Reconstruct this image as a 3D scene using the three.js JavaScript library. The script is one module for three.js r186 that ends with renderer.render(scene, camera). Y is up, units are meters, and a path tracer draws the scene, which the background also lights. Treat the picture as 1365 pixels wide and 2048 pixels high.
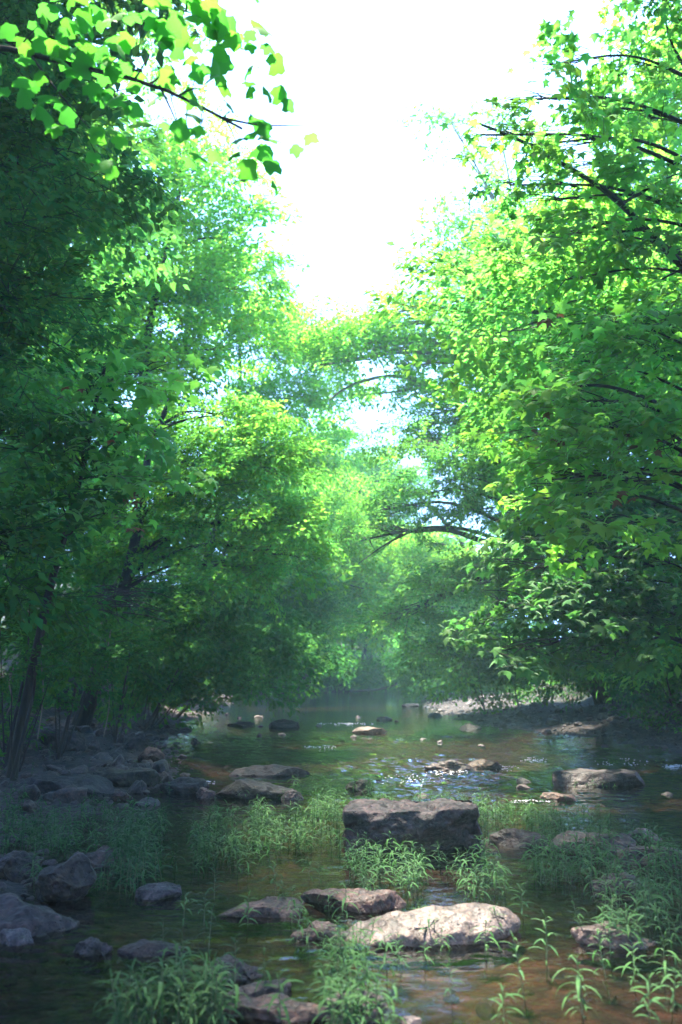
import * as THREE from 'three';
import { mergeGeometries, mergeVertices } from 'three/addons/utils/BufferGeometryUtils.js';
import { createNoise3D } from 'simplex-noise';

// ------------------------------------------------------------------ camera, sky, sun, exposure
const scene = new THREE.Scene();
const EYE = new THREE.Vector3(0, 1.5, 0), PITCH = 0.1897, FOCAL = 1594;      // FOCAL: in pixels of the 1365 x 2048 photograph
const camera = new THREE.PerspectiveCamera(65.4, 682 / 1024, 0.1, 600);
camera.position.copy(EYE); camera.rotation.set(PITCH, 0, 0); camera.updateMatrixWorld(true);
camera.focus = 8; camera.userData.fStop = 1.5;
const renderer = new THREE.WebGLRenderer({ antialias: true });
renderer.toneMapping = THREE.LinearToneMapping; renderer.toneMappingExposure = 9.5;
renderer.shadowMap.enabled = true;
{ // thin bright overcast: cool, even, a little brighter overhead
  const W = 64, H = 32, d = new Float32Array(W * H * 4);
  for (let j = 0; j < H; j++) for (let i = 0; i < W; i++) {
    const k = 0.92 + 0.16 * Math.max(0, (j + .5) / H * 2 - 1), o = (j * W + i) * 4;
    d[o] = 0.21 * k; d[o + 1] = 0.35 * k; d[o + 2] = 0.78 * k; d[o + 3] = 1;
  }
  const t = new THREE.DataTexture(d, W, H, THREE.RGBAFormat, THREE.FloatType);
  t.mapping = THREE.EquirectangularReflectionMapping; t.magFilter = THREE.LinearFilter; t.needsUpdate = true;
  scene.background = t; scene.environment = t;
}
const SUN = new THREE.Vector3(-0.12, 0.96, -0.22).normalize();
const sun = new THREE.DirectionalLight(new THREE.Color(1, 0.92, 0.76), 5);
sun.position.copy(SUN).multiplyScalar(80).add(new THREE.Vector3(0, 0, -18)); sun.target.position.set(0, 0, -18);
sun.castShadow = true; sun.shadow.radius = 4; sun.shadow.mapSize.set(4096, 4096);
Object.assign(sun.shadow.camera, { left: -35, right: 35, top: 40, bottom: -40, near: 1, far: 160 });
scene.add(sun, sun.target);
scene.fog = new THREE.FogExp2(new THREE.Color(0.52, 0.95, 0.98), 0.0015);

// ------------------------------------------------------------------ helpers
function rng(seed) { let a = seed >>> 0; return () => { a = (a + 0x6D2B79F5) | 0; let t = Math.imul(a ^ (a >>> 15), 1 | a); t = (t + Math.imul(t ^ (t >>> 7), 61 | t)) ^ t; return ((t ^ (t >>> 14)) >>> 0) / 4294967296; }; }
const R = rng(11), noise = createNoise3D(rng(5));
const V = (x, y, z) => new THREE.Vector3(x, y, z), lerp = (a, b, t) => a + (b - a) * t, clamp = (x, a, b) => Math.min(b, Math.max(a, x));
const smooth = (t) => { t = clamp(t, 0, 1); return t * t * (3 - 2 * t); };
const fbm = (x, y, z, n = 4) => { let s = 0, a = 0.5; for (let i = 0; i < n; i++) { s += a * noise(x, y, z); x *= 2.03; y *= 2.03; z *= 2.03; a *= 0.5; } return s; };
const cp = Math.cos(PITCH), sp = Math.sin(PITCH);
function ray(px, py) { const x = (px - 682.5) / FOCAL, y = (1024 - py) / FOCAL; return V(x, y * cp + sp, y * sp - cp); }
const at = (px, py, depth) => { const r = ray(px, py); return r.multiplyScalar(depth / -r.z).add(EYE); };       // point of that pixel's ray at a distance taken from what it stands on
const onLevel = (px, py, level = 0) => { const r = ray(px, py); return r.multiplyScalar((level - EYE.y) / r.y).add(EYE); };
const names = {};
function numbered(n) { names[n] = (names[n] ?? -1) + 1; return names[n] ? `${n}_${String(names[n]).padStart(3, '0')}` : n; }
function tag(o, label, category, group, kind) { Object.assign(o.userData, { label, category }); if (group) o.userData.group = group; if (kind) o.userData.kind = kind; return o; }
function shade(o) { o.castShadow = o.receiveShadow = true; return o; }
function mesh(name, g, m, parent) { const o = shade(new THREE.Mesh(g, m)); o.name = parent ? name : numbered(name); (parent ?? scene).add(o); return o; }
function thing(name, label, category, p, group) { const o = new THREE.Group(); o.name = numbered(name); o.position.copy(p); tag(o, label, category, group); scene.add(o); return o; }
const lin = (r, g, b) => new THREE.Color().setRGB(r, g, b);

// ------------------------------------------------------------------ textures (tileable noise)
function tileNoise(size, cells, seed, octaves, sx = 1, sy = 1) {
  const out = new Float32Array(size * size); let amp = 1, tot = 0;
  for (let o = 0; o < octaves; o++) {
    const cx = Math.max(1, Math.round(cells * sx * 2 ** o)), cy = Math.max(1, Math.round(cells * sy * 2 ** o)), r = rng(seed + o * 77), g = new Float32Array(cx * cy).map(() => r());
    for (let j = 0; j < size; j++) { const v = j / size * cy, v0 = Math.floor(v), fv = smooth(v - v0), a0 = (v0 % cy) * cx, a1 = ((v0 + 1) % cy) * cx;
      for (let i = 0; i < size; i++) { const u = i / size * cx, u0 = Math.floor(u), fu = smooth(u - u0), b0 = u0 % cx, b1 = (u0 + 1) % cx;
        out[j * size + i] += amp * lerp(lerp(g[a0 + b0], g[a0 + b1], fu), lerp(g[a1 + b0], g[a1 + b1], fu), fv); } }
    tot += amp; amp *= 0.55;
  }
  return out.map((x) => x / tot);
}
function texture(size, f, srgb = false) {
  const d = new Uint8Array(size * size * 4);
  for (let k = 0; k < size * size; k++) { const c = f(k); d[k * 4] = clamp(c[0], 0, 1) * 255; d[k * 4 + 1] = clamp(c[1], 0, 1) * 255; d[k * 4 + 2] = clamp(c[2], 0, 1) * 255; d[k * 4 + 3] = 255; }
  const t = new THREE.DataTexture(d, size, size); t.wrapS = t.wrapT = THREE.RepeatWrapping; t.magFilter = THREE.LinearFilter; t.minFilter = THREE.LinearMipmapLinearFilter; t.generateMipmaps = true;
  if (srgb) t.colorSpace = THREE.SRGBColorSpace; t.needsUpdate = true; return t;
}
const gritA = tileNoise(512, 6, 3, 7), gritB = tileNoise(512, 24, 9, 5), pits = tileNoise(512, 40, 21, 3);
const rockMap = texture(512, (k) => { const v = 0.55 + 0.75 * (gritA[k] - .5) * 2 * .6 + 0.5 * (gritB[k] - .5), w = gritB[k] - .5; return [v * (1 + .12 * w), v, v * (1 - .14 * w)]; }, true);
const rockBump = texture(512, (k) => { const v = gritA[k] * .6 + gritB[k] * .3 - (pits[k] > .66 ? (pits[k] - .66) * 1.6 : 0) + .05; return [v, v, v]; });
const soilMap = texture(512, (k) => { const v = 0.5 + 1.1 * (gritB[k] - .5) + .6 * (gritA[k] - .5); return [v, v * .98, v * .95]; }, true);
const barkN = tileNoise(256, 5, 31, 5, 3, .6), barkMap = texture(256, (k) => { const v = .35 + .75 * barkN[k]; return [v, v * .97, v * .93]; }, true), barkBump = texture(256, (k) => [barkN[k], barkN[k], barkN[k]]);
const wavA = tileNoise(512, 10, 41, 5, 1, 1.9), wavB = tileNoise(512, 5, 47, 3, 1, 1.6), ripple = texture(512, (k) => { const v = .6 * wavA[k] + .4 * wavB[k]; return [v, v, v]; });
const rep = (t, x, y = x) => { const c = t.clone(); c.repeat.set(x, y); c.needsUpdate = true; return c; };

// ------------------------------------------------------------------ materials
const rockMat = new THREE.MeshPhysicalMaterial({ color: lin(.52, .4, .43), vertexColors: true, map: rep(rockMap, 1.6), bumpMap: rep(rockBump, 1.6), bumpScale: 0.03, roughness: 0.62, specularIntensity: .7 });
const pebbleMat = new THREE.MeshPhysicalMaterial({ color: lin(.5, .38, .41), vertexColors: true, map: rep(rockMap, 2.6), roughness: 0.55, bumpMap: rep(rockBump, 2.6), bumpScale: .012 });
const soilMat = new THREE.MeshStandardMaterial({ color: lin(.7, .68, .7), vertexColors: true, map: rep(soilMap, .55), bumpMap: rep(soilMap, .55), bumpScale: 0.05, roughness: 0.95 });
const waterMat = new THREE.MeshPhysicalMaterial({ color: lin(0.5, 0.42, 0.38), roughness: 0.04, transmission: 1, thickness: 0, ior: 1.33, bumpMap: rep(ripple, .55, .55), bumpScale: 0.014 });
const barkMat = new THREE.MeshStandardMaterial({ color: lin(0.045, 0.035, 0.03), map: rep(barkMap, 1.2, .7), bumpMap: rep(barkBump, 1.2, .7), bumpScale: .04, roughness: .9 });
const paleBark = new THREE.MeshStandardMaterial({ color: lin(0.26, 0.24, 0.2), map: rep(barkMap, 1.2, .5), bumpMap: rep(barkBump, 1.2, .5), bumpScale: .015, roughness: .85 });
const leafMat = (r, g, b, t = .5, coat = 0) => new THREE.MeshPhysicalMaterial({ color: lin(r, g, b), vertexColors: true, roughness: 1, transmission: t, thickness: 0, side: THREE.DoubleSide, clearcoat: coat, clearcoatRoughness: .35, specularIntensity: coat ? .22 : 0 });
const leafFar = leafMat(0.15, 0.42, 0.065, .62), leafNear = leafMat(0.165, 0.47, 0.07, .64, .1), leafTulip = leafMat(0.085, 0.36, 0.035, .72, .1);
const weedMat = leafMat(0.036, 0.1, 0.03, .45, .05), deadLeaf = leafMat(0.2, 0.08, 0.045, .3, .05);
const foamMat = new THREE.MeshPhysicalMaterial({ color: lin(.8, .82, .84), roughness: .5 });

// ------------------------------------------------------------------ ground
const EZ = [6, -3, -4.2, -5, -7, -9, -11, -13.3, -17, -19.5, -23, -30, -36, -42, -46, -50, -58, -90];
const EL = [-4.5, -2.9, -2.6, -1.95, -2.7, -2.6, -2.2, -2.9, -3.7, -3.9, -4.0, -4.3, -5, -5.4, -1, 5, 14, 40];
const ER = [6, 5, 4.6, 4.6, 4.9, 5.2, 5.6, 5.9, 5.7, 4.2, 3.3, 3.1, 3.6, 4.4, 6, 10, 20, 52];
function edge(arr, z) { if (z >= EZ[0]) return arr[0]; for (let i = 1; i < EZ.length; i++) if (z >= EZ[i]) return lerp(arr[i - 1], arr[i], (EZ[i - 1] - z) / (EZ[i - 1] - EZ[i])); return arr.at(-1); }
function shore(x, z) { const w = .35 * noise(x * .4, 3, z * .5) + .15 * noise(x * 1.3, 7, z * 1.3); return { l: edge(EL, z) - x + w, r: x - edge(ER, z) + w }; }
function ground(x, z) {
  const s = shore(x, z), d = Math.max(s.l, s.r), left = s.l > s.r;
  if (d < 0) {
    const shallow = smooth((z + 10.5) / 1.5), rif = smooth((z + 22) / 2) * (1 - shallow), deep = .6 * (1 - shallow - rif) + .22 * rif + .085 * shallow;
    return -0.015 - deep * smooth(-d / 1.1) + (.035 + .04 * rif) * fbm(x * 1.1, 1, z * 1.1, 4) * smooth(-d / .4);
  }
  const apron = left ? lerp(.7, 2.6, smooth((z + 22) / 3) * smooth((-4 - z) / 2)) : lerp(.6, 3.6, smooth((-17 - z) / 3) * smooth((z + 44) / 6));
  const s2 = Math.max(0, d - apron);
  return -.015 + .1 * Math.min(d, apron) + 1.3 * smooth(s2 / 3) + 0.16 * Math.max(0, s2 - 1.5) * smooth(s2 / 6) + (.05 + .3 * smooth(s2 / 6)) * fbm(x * .7, 2, z * .7, 5) * smooth(d / .5);
}
{
  const xs = [], zs = []; let v = 0;
  for (let st = .06; v < 150; st *= v > 5 ? 1.055 : 1.004) { xs.push(v); v += st; } xs.push(170);
  const X = [...xs.slice(1).reverse().map((q) => -q), ...xs];
  v = -3.2; for (let st = .05; v > -190; st *= v < -12 ? 1.03 : 1.006) { zs.push(v); v -= st; } zs.push(-210);
  zs.unshift(40, 25, 14, 8, 5, 3, 1.5, 0, -1, -2, -2.7);
  const nx = X.length, nz = zs.length, pos = new Float32Array(nx * nz * 3), col = new Float32Array(nx * nz * 3), uv = new Float32Array(nx * nz * 2), idx = [];
  for (let j = 0; j < nz; j++) for (let i = 0; i < nx; i++) {
    const x = X[i], z = zs[j], y = ground(x, z), k = j * nx + i, s = shore(x, z), d = Math.max(s.l, s.r);
    pos.set([x, y, z], k * 3); uv.set([x, z], k * 2);
    const n = fbm(x * .8, 5, z * .8, 4), m = fbm(x * 2.7, 9, z * 2.7, 3);
    const bed = [.15 + .06 * n, .085 + .04 * n, .06 + .03 * n], gravel = [.095 + .05 * m, .066 + .035 * m, .062 + .032 * m], soil = [.05 + .02 * n, .036 + .015 * n, .022], green = [.05, .1, .03];
    let c = bed.map((b, q) => lerp(b, gravel[q], smooth((d + .3) / .5))); c = c.map((b, q) => lerp(b, soil[q], smooth((d - 2.4 + n) / 1.2)));
    const gr = smooth((n + .05) / .25) * smooth((d - 2.2) / 1); c = c.map((b, q) => lerp(b, green[q], gr));
    col.set(c, k * 3);
    if (i && j) idx.push(k - nx - 1, k - 1, k - nx, k - nx, k - 1, k);
  }
  const g = new THREE.BufferGeometry(); g.setAttribute('position', new THREE.BufferAttribute(pos, 3)); g.setAttribute('color', new THREE.BufferAttribute(col, 3)); g.setAttribute('uv', new THREE.BufferAttribute(uv, 2)); g.setIndex(idx.map((q, n) => q)); g.computeVertexNormals();
  const o = mesh('creek_ground', g, soilMat); tag(o, 'brown creek bed and soil banks rising into the woods', 'ground', null, 'structure');
}
// ------------------------------------------------------------------ water
function waveHeight(x, z) {
  const rif = smooth((-8.6 - z) / 1.6) * smooth((z + 20.5) / 3), calm = smooth((-22 - z) / 4);
  const wob = .5 * noise(x * .35, 20, z * .35);
  const mid = Math.exp(-(((x - .9) / 2.4) ** 2)), a = .003 * (1 - calm) + .019 * rif * (.25 + .75 * smooth(.5 + fbm(x * .22, 31, z * .3, 2) * 1.5)) * (.45 + .55 * mid);
  return a * (noise(x * 2.2 + wob, 12, z * 4.6) + .8 * noise(x * 3.6, 15, z * 9.5 + wob) + .6 * noise(x * 7, 18, z * 17));
}
{
  const zs = []; let v = 4; while (v > -3) { zs.push(v); v -= .5; } for (let st = .022; v > -95; st = .022 * Math.max(1, (v * v) / 40)) { zs.push(v); v -= Math.min(st, 1.2); }
  const nx = 260, pos = [], uv = [], idx = [];
  zs.forEach((z, j) => { const a = edge(EL, z) - 1.2, b = Math.min(edge(ER, z) + 1.2, 56);
    for (let i = 0; i < nx; i++) { const x = lerp(a, b, i / (nx - 1)), k = j * nx + i; pos.push(x, waveHeight(x, z), z); uv.push(x, z); if (i && j) idx.push(k - nx - 1, k - 1, k - nx, k - nx, k - 1, k); } });
  const g = new THREE.BufferGeometry(); g.setAttribute('position', new THREE.Float32BufferAttribute(pos, 3)); g.setAttribute('uv', new THREE.Float32BufferAttribute(uv, 2)); g.setIndex(idx); g.computeVertexNormals();
  const o = mesh('creek_water', g, waterMat); tag(o, 'rippling brown creek water flowing between wooded banks', 'water', null, 'structure');
}

// ------------------------------------------------------------------ rocks
function boxUV(g) { // uv in metres from the face's main direction
  g = g.index ? g.toNonIndexed() : g; const p = g.attributes.position, uv = new Float32Array(p.count * 2), a = V(), b = V(), c = V(), n = V();
  for (let i = 0; i < p.count; i += 3) { a.fromBufferAttribute(p, i); b.fromBufferAttribute(p, i + 1); c.fromBufferAttribute(p, i + 2); n.copy(b).sub(a).cross(c.clone().sub(a)); const ax = Math.abs(n.x), ay = Math.abs(n.y), az = Math.abs(n.z);
    [a, b, c].forEach((q, k) => { const [u, v] = ay > ax && ay > az ? [q.x, q.z] : ax > az ? [q.z, q.y + .37] : [q.x + .21, q.y + .37]; uv.set([u, v], (i + k) * 2); }); }
  g.setAttribute('uv', new THREE.BufferAttribute(uv, 2)); return g;
}
function rockGeometry(seed, [w, h, d], { detail = 12, cuts = 9, flat = 0, rough = .09, tone = [.2, .155, .13], pale = .2, moss = 0, boxy = 0, worldScale = 1 } = {}) {
  const r = rng(seed * 131 + 7), g0 = mergeVertices(new THREE.IcosahedronGeometry(1, detail).deleteAttribute('uv').deleteAttribute('normal'), 1e-4), p = g0.attributes.position, v = V();
  const planes = []; for (let i = 0; i < cuts; i++) planes.push([V(r() * 2 - 1, (r() * 2 - 1) * .7, r() * 2 - 1).normalize(), .5 + r() * .34]);
  if (flat) planes.push([V(.12 * (r() - .5), 1, .16 * (r() - .5)).normalize(), 1 - flat]);
  for (let i = 0; i < p.count; i++) {
    v.fromBufferAttribute(p, i);
    if (boxy) { const m = Math.max(Math.abs(v.x), Math.abs(v.y), Math.abs(v.z)); v.multiplyScalar(lerp(1, 1 / m * .8, boxy)); }
    for (const [n, off] of planes) { const t = v.dot(n) - off; if (t > 0) v.addScaledVector(n, -t * .93); }
    p.setXYZ(i, v.x, v.y, v.z);
  }
  g0.computeBoundingBox(); const bb = g0.boundingBox, c = bb.getCenter(V()), s = bb.getSize(V());
  for (let i = 0; i < p.count; i++) { v.fromBufferAttribute(p, i).sub(c); p.setXYZ(i, v.x / s.x * w, v.y / s.y * h, v.z / s.z * d); }
  g0.computeVertexNormals(); const nn = g0.attributes.normal, q = seed * 3.7, m = Math.min(w, h, d), sc = 1.6 / Math.cbrt(w * h * d);
  for (let i = 0; i < p.count; i++) { v.fromBufferAttribute(p, i); const e = rough * m * (fbm(v.x * sc + q, v.y * sc * 1.4, v.z * sc, 5) * 1.4 - .5 * Math.max(0, noise(v.x * sc * 3 + q, v.y * sc * 3, v.z * sc * 3) - .45)); p.setXYZ(i, v.x + nn.getX(i) * e, v.y + nn.getY(i) * e, v.z + nn.getZ(i) * e); }
  g0.computeVertexNormals();
  const col = new Float32Array(p.count * 3);
  for (let i = 0; i < p.count; i++) {
    v.fromBufferAttribute(p, i); const k = 1 / Math.max(.25, Math.cbrt(w * h * d)), n1 = fbm(v.x * 2.2 * k + q, v.y * 2.2 * k, v.z * 2.2 * k, 4), n2 = fbm(v.x * 7 * k, v.y * 7 * k + q, v.z * 7 * k, 3), lich = smooth((n1 * .7 + n2 * .6 - .1) / .22), up = nn.getY(i);
    let cc = [tone[0] * (1 + .7 * n2), tone[1] * (1 + .7 * n2), tone[2] * (1 + .6 * n2)]; cc = cc.map((x, j) => lerp(x, [.42, .38, .31][j], pale * lich));
    const mo = moss * smooth((n2 * .9 - n1 * .5 + .12 + (up > 0 ? .1 : -.12)) / .14); cc = cc.map((x, j) => lerp(x, [.075, .085, .02][j] * (1 + n2), mo));
    col.set(cc, i * 3);
  }
  g0.setAttribute('color', new THREE.BufferAttribute(col, 3)); return boxUV(g0);
}
let rockSeed = 1;
// x0, x1: sides; yt: top; yb: where its near side meets the water or ground (photo pixels)
function hero(name, x0, x1, yt, yb, label, o = {}) {
  const base = onLevel((x0 + x1) / 2, yb, o.level ?? 0), near = -base.z, w = (x1 - x0) / FOCAL * Math.hypot(near, EYE.y) * 1.02, dz = w * (o.deep ?? .6), dep = near + dz * .5;
  const top = at((x0 + x1) / 2, yt, near + dz * (o.topAt ?? .45)).y * (o.high ?? .84), sink = o.sink ?? .12, h = Math.max(.04, top) + sink - (o.level ?? 0), x = ((x0 + x1) / 2 - 682.5) / FOCAL * dep / (cp) * .985;
  const m = mesh(name, rockGeometry(o.seed ?? rockSeed++, [w, h, dz], { detail: 22, ...o }), rockMat); m.position.set(x, top - h / 2, -dep); m.rotation.y = o.turn ?? (R() - .5) * .3; if (o.tilt) m.rotation.z = o.tilt;
  return tag(m, label, o.category ?? 'rock', o.group);
}
hero('boulder', 668, 1016, 1806, 1892, 'big rounded pale boulder with yellow moss patch rising among water weeds', { deep: .42, cuts: 3, flat: .12, tone: [.62, .6, .5], pale: .4, moss: .3, rough: .08, high: .82, detail: 34, turn: .12, seed: 4, tilt: .04 });
hero('boulder', 1112, 1268, 1849, 1902, 'small brown boulder with a pale sunlit flat top in open water', { deep: .6, cuts: 8, flat: .3, tone: [.25, .19, .15], pale: .6, seed: 5 });
hero('slab_rock', 690, 944, 1606, 1706, 'large squared dark slab rock standing upright amid the weeds', { deep: .5, cuts: 3, boxy: .9, flat: .2, tone: [.2, .145, .14], pale: .35, rough: .12, detail: 32, turn: -.1, seed: 9, tilt: .05, high: .97 });
hero('rock', 936, 1078, 1650, 1694, 'low dark wet rock wedged against the end of the squared slab', { deep: .6, tone: [.115, .086, .069], pale: .1 });
hero('rock', 1068, 1236, 1664, 1712, 'long low rock with pale top half hidden by weeds', { deep: .45, flat: .3, tone: [.3, .24, .19], pale: .8, seed: 21 });
hero('rock', 1180, 1332, 1683, 1732, 'long rounded brown rock with pale ridge beside the drowned weeds', { deep: .5, tone: [.28, .21, .17], pale: .6, seed: 22 });
hero('rock', 1216, 1292, 1655, 1684, 'small bright pale topped rock behind the long rounded one', { deep: .6, tone: [.34, .3, .24], pale: .9, seed: 23 });
hero('rock', 446, 612, 1800, 1836, 'flat brown rock with lit top barely above the shallows', { deep: .4, flat: .4, tone: [.26, .19, .15], pale: .5, seed: 24, sink: .1 });
hero('rock', 608, 800, 1777, 1824, 'flat reddish rock lying just behind the big pale boulder', { deep: .45, flat: .35, tone: [.3, .2, .15], pale: .35, seed: 25 });
hero('boulder', -40, 192, 1788, 1878, 'broad smooth purple brown boulder sloping down to the water edge', { deep: .6, cuts: 7, tone: [.2, .15, .135], pale: .3, seed: 26, detail: 28 });
hero('boulder', 26, 124, 1694, 1768, 'dark mossy topped boulder leaning on a wedge shaped boulder', { deep: .8, tone: [.16, .115, .1], pale: .15, moss: .5, seed: 27 });
hero('boulder', 118, 222, 1688, 1806, 'wedge shaped brown boulder with a steep mossy side', { deep: .7, cuts: 12, tone: [.19, .145, .12], pale: .2, moss: .45, seed: 28, tilt: -.25 });
hero('rock', 46, 116, 1854, 1894, 'small round pale grey stone at the foot of the broad boulder', { deep: .8, cuts: 4, tone: [.34, .33, .32], pale: .4, seed: 29 });
hero('slab_rock', 186, 290, 1694, 1736, 'flat slab with a light upper edge among thick weeds', { deep: .6, flat: .4, tone: [.28, .22, .18], pale: .6, seed: 30 });
hero('slab_rock', 430, 668, 1998, 2044, 'flat reddish slab with one bright edge beside the weed clump', { deep: .35, flat: .45, tone: [.3, .21, .165], pale: .5, seed: 31 });
hero('slab_rock', 468, 590, 1966, 2000, 'thin tilted slab catching sun along its top', { deep: .5, flat: .4, tone: [.3, .25, .2], pale: .7, seed: 32, tilt: .12 });
hero('rock', 424, 566, 1912, 1962, 'rough black wet rock in the shallow water', { deep: .6, tone: [.115, .096, .096], pale: .05, rough: .22, seed: 33 });
hero('rock', 186, 256, 1874, 1914, 'small dark jagged rock breaking the brown water', { deep: .7, tone: [.13, .11, .105], pale: .3, rough: .2, seed: 34 });
hero('rock', 278, 404, 1878, 1914, 'low dark rock awash near the jagged one', { deep: .5, tone: [.12, .09, .08], pale: .1, seed: 35, sink: .1 });
hero('rock', 596, 700, 1838, 1880, 'brown rock touching the low end of the pale boulder', { deep: .6, tone: [.21, .16, .13], pale: .3, seed: 36 });
hero('rock', 1150, 1250, 1742, 1790, 'dark rounded wet rock among the tall weeds', { deep: .6, tone: [.115, .089, .077], pale: .05, seed: 37 });
hero('rock', 300, 388, 1768, 1800, 'flat grey rock plate lying in the shallows below the weed carpet', { deep: .7, flat: .5, tone: [.27, .25, .25], pale: .3, seed: 38, sink: .1 });
hero('rock', 640, 760, 1985, 2052, 'broken pale rock ledge at the edge of deep shade', { deep: .6, flat: .4, tone: [.24, .2, .18], pale: .4, seed: 39 });
hero('rock', 790, 830, 2034, 2056, 'small flat grey stone under the water skin', { deep: .7, flat: .4, tone: [.3, .28, .26], pale: .3, seed: 40, sink: .1 });
// mid stream and far bank rocks
hero('boulder', 98, 194, 1446, 1502, 'big triangular slab boulder tipped up on the rubble bank', { deep: .7, cuts: 5, flat: .2, tone: [.15, .12, .12], pale: .15, seed: 41, tilt: -.3, level: .15 });
hero('rock', 258, 310, 1472, 1508, 'dark pointed rock at the tip of the rubble bank', { deep: .8, tone: [.115, .099, .099], pale: .05, seed: 42 });
hero('rock', 292, 346, 1488, 1524, 'pyramid shaped brown rock at the water edge', { deep: .8, tone: [.2, .15, .13], pale: .2, seed: 43 });
hero('slab_rock', 72, 250, 1548, 1604, 'long smooth dark slab behind the weed carpet', { deep: .5, boxy: .5, flat: .3, tone: [.115, .098, .103], pale: .1, seed: 44, tilt: -.04 });
hero('slab_rock', 212, 338, 1534, 1580, 'mossy flat slab lying on the rubble bank', { deep: .6, flat: .4, tone: [.14, .11, .09], moss: .8, pale: .1, seed: 45 });
hero('rock', 244, 292, 1574, 1600, 'pale brown block beside the smooth dark slab', { deep: .8, tone: [.3, .21, .17], pale: .3, seed: 46 });
hero('rock', 338, 430, 1550, 1588, 'dark rock shelf reaching from the bank into the riffle', { deep: .6, flat: .4, tone: [.115, .092, .086], pale: .1, seed: 47 });
hero('rock', 468, 624, 1527, 1554, 'long dark reddish rock breaking the riffle', { deep: .45, tone: [.115, .081, .069], pale: .05, seed: 48 });
hero('rock', 442, 608, 1551, 1598, 'big mossy dark rock with weeds sprouting in the riffle', { deep: .5, tone: [.115, .086, .067], moss: .7, pale: .05, seed: 49 });
hero('rock', 404, 446, 1572, 1598, 'small purple brown rock beside the mossy riffle rock', { deep: .8, tone: [.2, .15, .14], pale: .2, seed: 50 });
hero('rock', 568, 612, 1578, 1600, 'small pale wet stone under the mossy riffle rock', { deep: .8, tone: [.3, .27, .22], pale: .5, seed: 51 });
hero('rock', 690, 752, 1556, 1584, 'round mossy rock wearing a tuft of grass in mid riffle', { deep: .8, tone: [.115, .092, .069], moss: .8, pale: 0, seed: 52 });
hero('rock', 842, 930, 1520, 1542, 'ragged low rock breaking white water', { deep: .6, tone: [.16, .13, .12], pale: .3, rough: .2, seed: 53 });
hero('rock', 922, 990, 1515, 1538, 'yellowish sunlit rock at the head of the riffle', { deep: .7, tone: [.36, .29, .17], pale: .4, seed: 54 });
hero('rock', 1078, 1258, 1537, 1574, 'long dark undercut rock with grass on its back', { deep: .5, flat: .3, tone: [.115, .099, .092], pale: .03, seed: 55 });
hero('rock', 1062, 1128, 1584, 1602, 'flat yellowish rock barely above the weeds', { deep: .6, flat: .4, tone: [.36, .27, .17], pale: .3, seed: 56, sink: .1 });
hero('rock', 702, 772, 1452, 1468, 'pale tan flat topped rock in smooth green water', { deep: .7, flat: .35, tone: [.45, .34, .22], pale: .5, seed: 57 });
hero('rock', 542, 602, 1436, 1456, 'dark rounded double rock at the head of the pool', { deep: .7, tone: [.115, .086, .086], pale: .05, seed: 58 });
hero('rock', 464, 516, 1441, 1452, 'low dark streamlined rock by the pool head', { deep: .6, tone: [.115, .096, .096], pale: 0, seed: 59, sink: .1 });
hero('rock', 908, 954, 1447, 1459, 'dark mossy stone off the gravel bar', { deep: .8, tone: [.115, .099, .066], moss: .5, pale: 0, seed: 60 });
hero('rock', 750, 782, 1431, 1441, 'small reddish stone in the far pool', { deep: .8, tone: [.3, .19, .14], pale: .2, seed: 61 });
hero('rock', 1008, 1046, 1417, 1434, 'dark block standing on the gravel bar', { deep: .8, boxy: .6, tone: [.115, .098, .092], pale: .1, seed: 62, level: .12 });
hero('rock', 394, 414, 1474, 1486, 'small dark stone alone in smooth water', { deep: .9, tone: [.115, .099, .099], pale: 0, seed: 63 });
hero('rock', 850, 878, 1424, 1434, 'black stone at the tip of the gravel bar', { deep: .9, tone: [.115, .103, .103], pale: 0, seed: 64 });
hero('rock', 800, 834, 1406, 1413, 'thin tan ledge far up the pool', { deep: .9, flat: .4, tone: [.34, .25, .18], pale: .3, seed: 65, sink: .1 });

// loose stones: shared shapes, each a thing
const stoneShapes = []; for (let i = 0; i < 10; i++) stoneShapes.push(rockGeometry(200 + i, [1, .55 + .25 * (i % 3), .8], { detail: 5, cuts: 10, rough: .1, tone: [[.19, .15, .13], [.24, .19, .165], [.13, .105, .1], [.28, .19, .15], [.2, .175, .17]][i % 5], pale: .25, moss: i % 4 == 3 ? .5 : 0 }));
const STONE = ['brown', 'pale brown', 'dark grey', 'reddish', 'greyish'];
function stone(name, x, z, size, where, group, r = R) {
  const v = Math.floor(r() * 10), o = mesh(name, stoneShapes[v], pebbleMat), label = `${size > .2 ? 'large' : size > .13 ? 'middling' : 'small'} ${v % 4 == 3 ? 'moss spotted ' : ''}${STONE[v % 5]} stone ${where}`; o.position.set(x, ground(x, z) + size * .05, z); o.scale.set(size * (.8 + .5 * r()), size * (.7 + .4 * r()), size * (.8 + .4 * r())); o.rotation.set((r() - .5) * .6, r() * 6.28, (r() - .5) * .6);
  return tag(o, label, 'stone', group);
}
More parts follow.
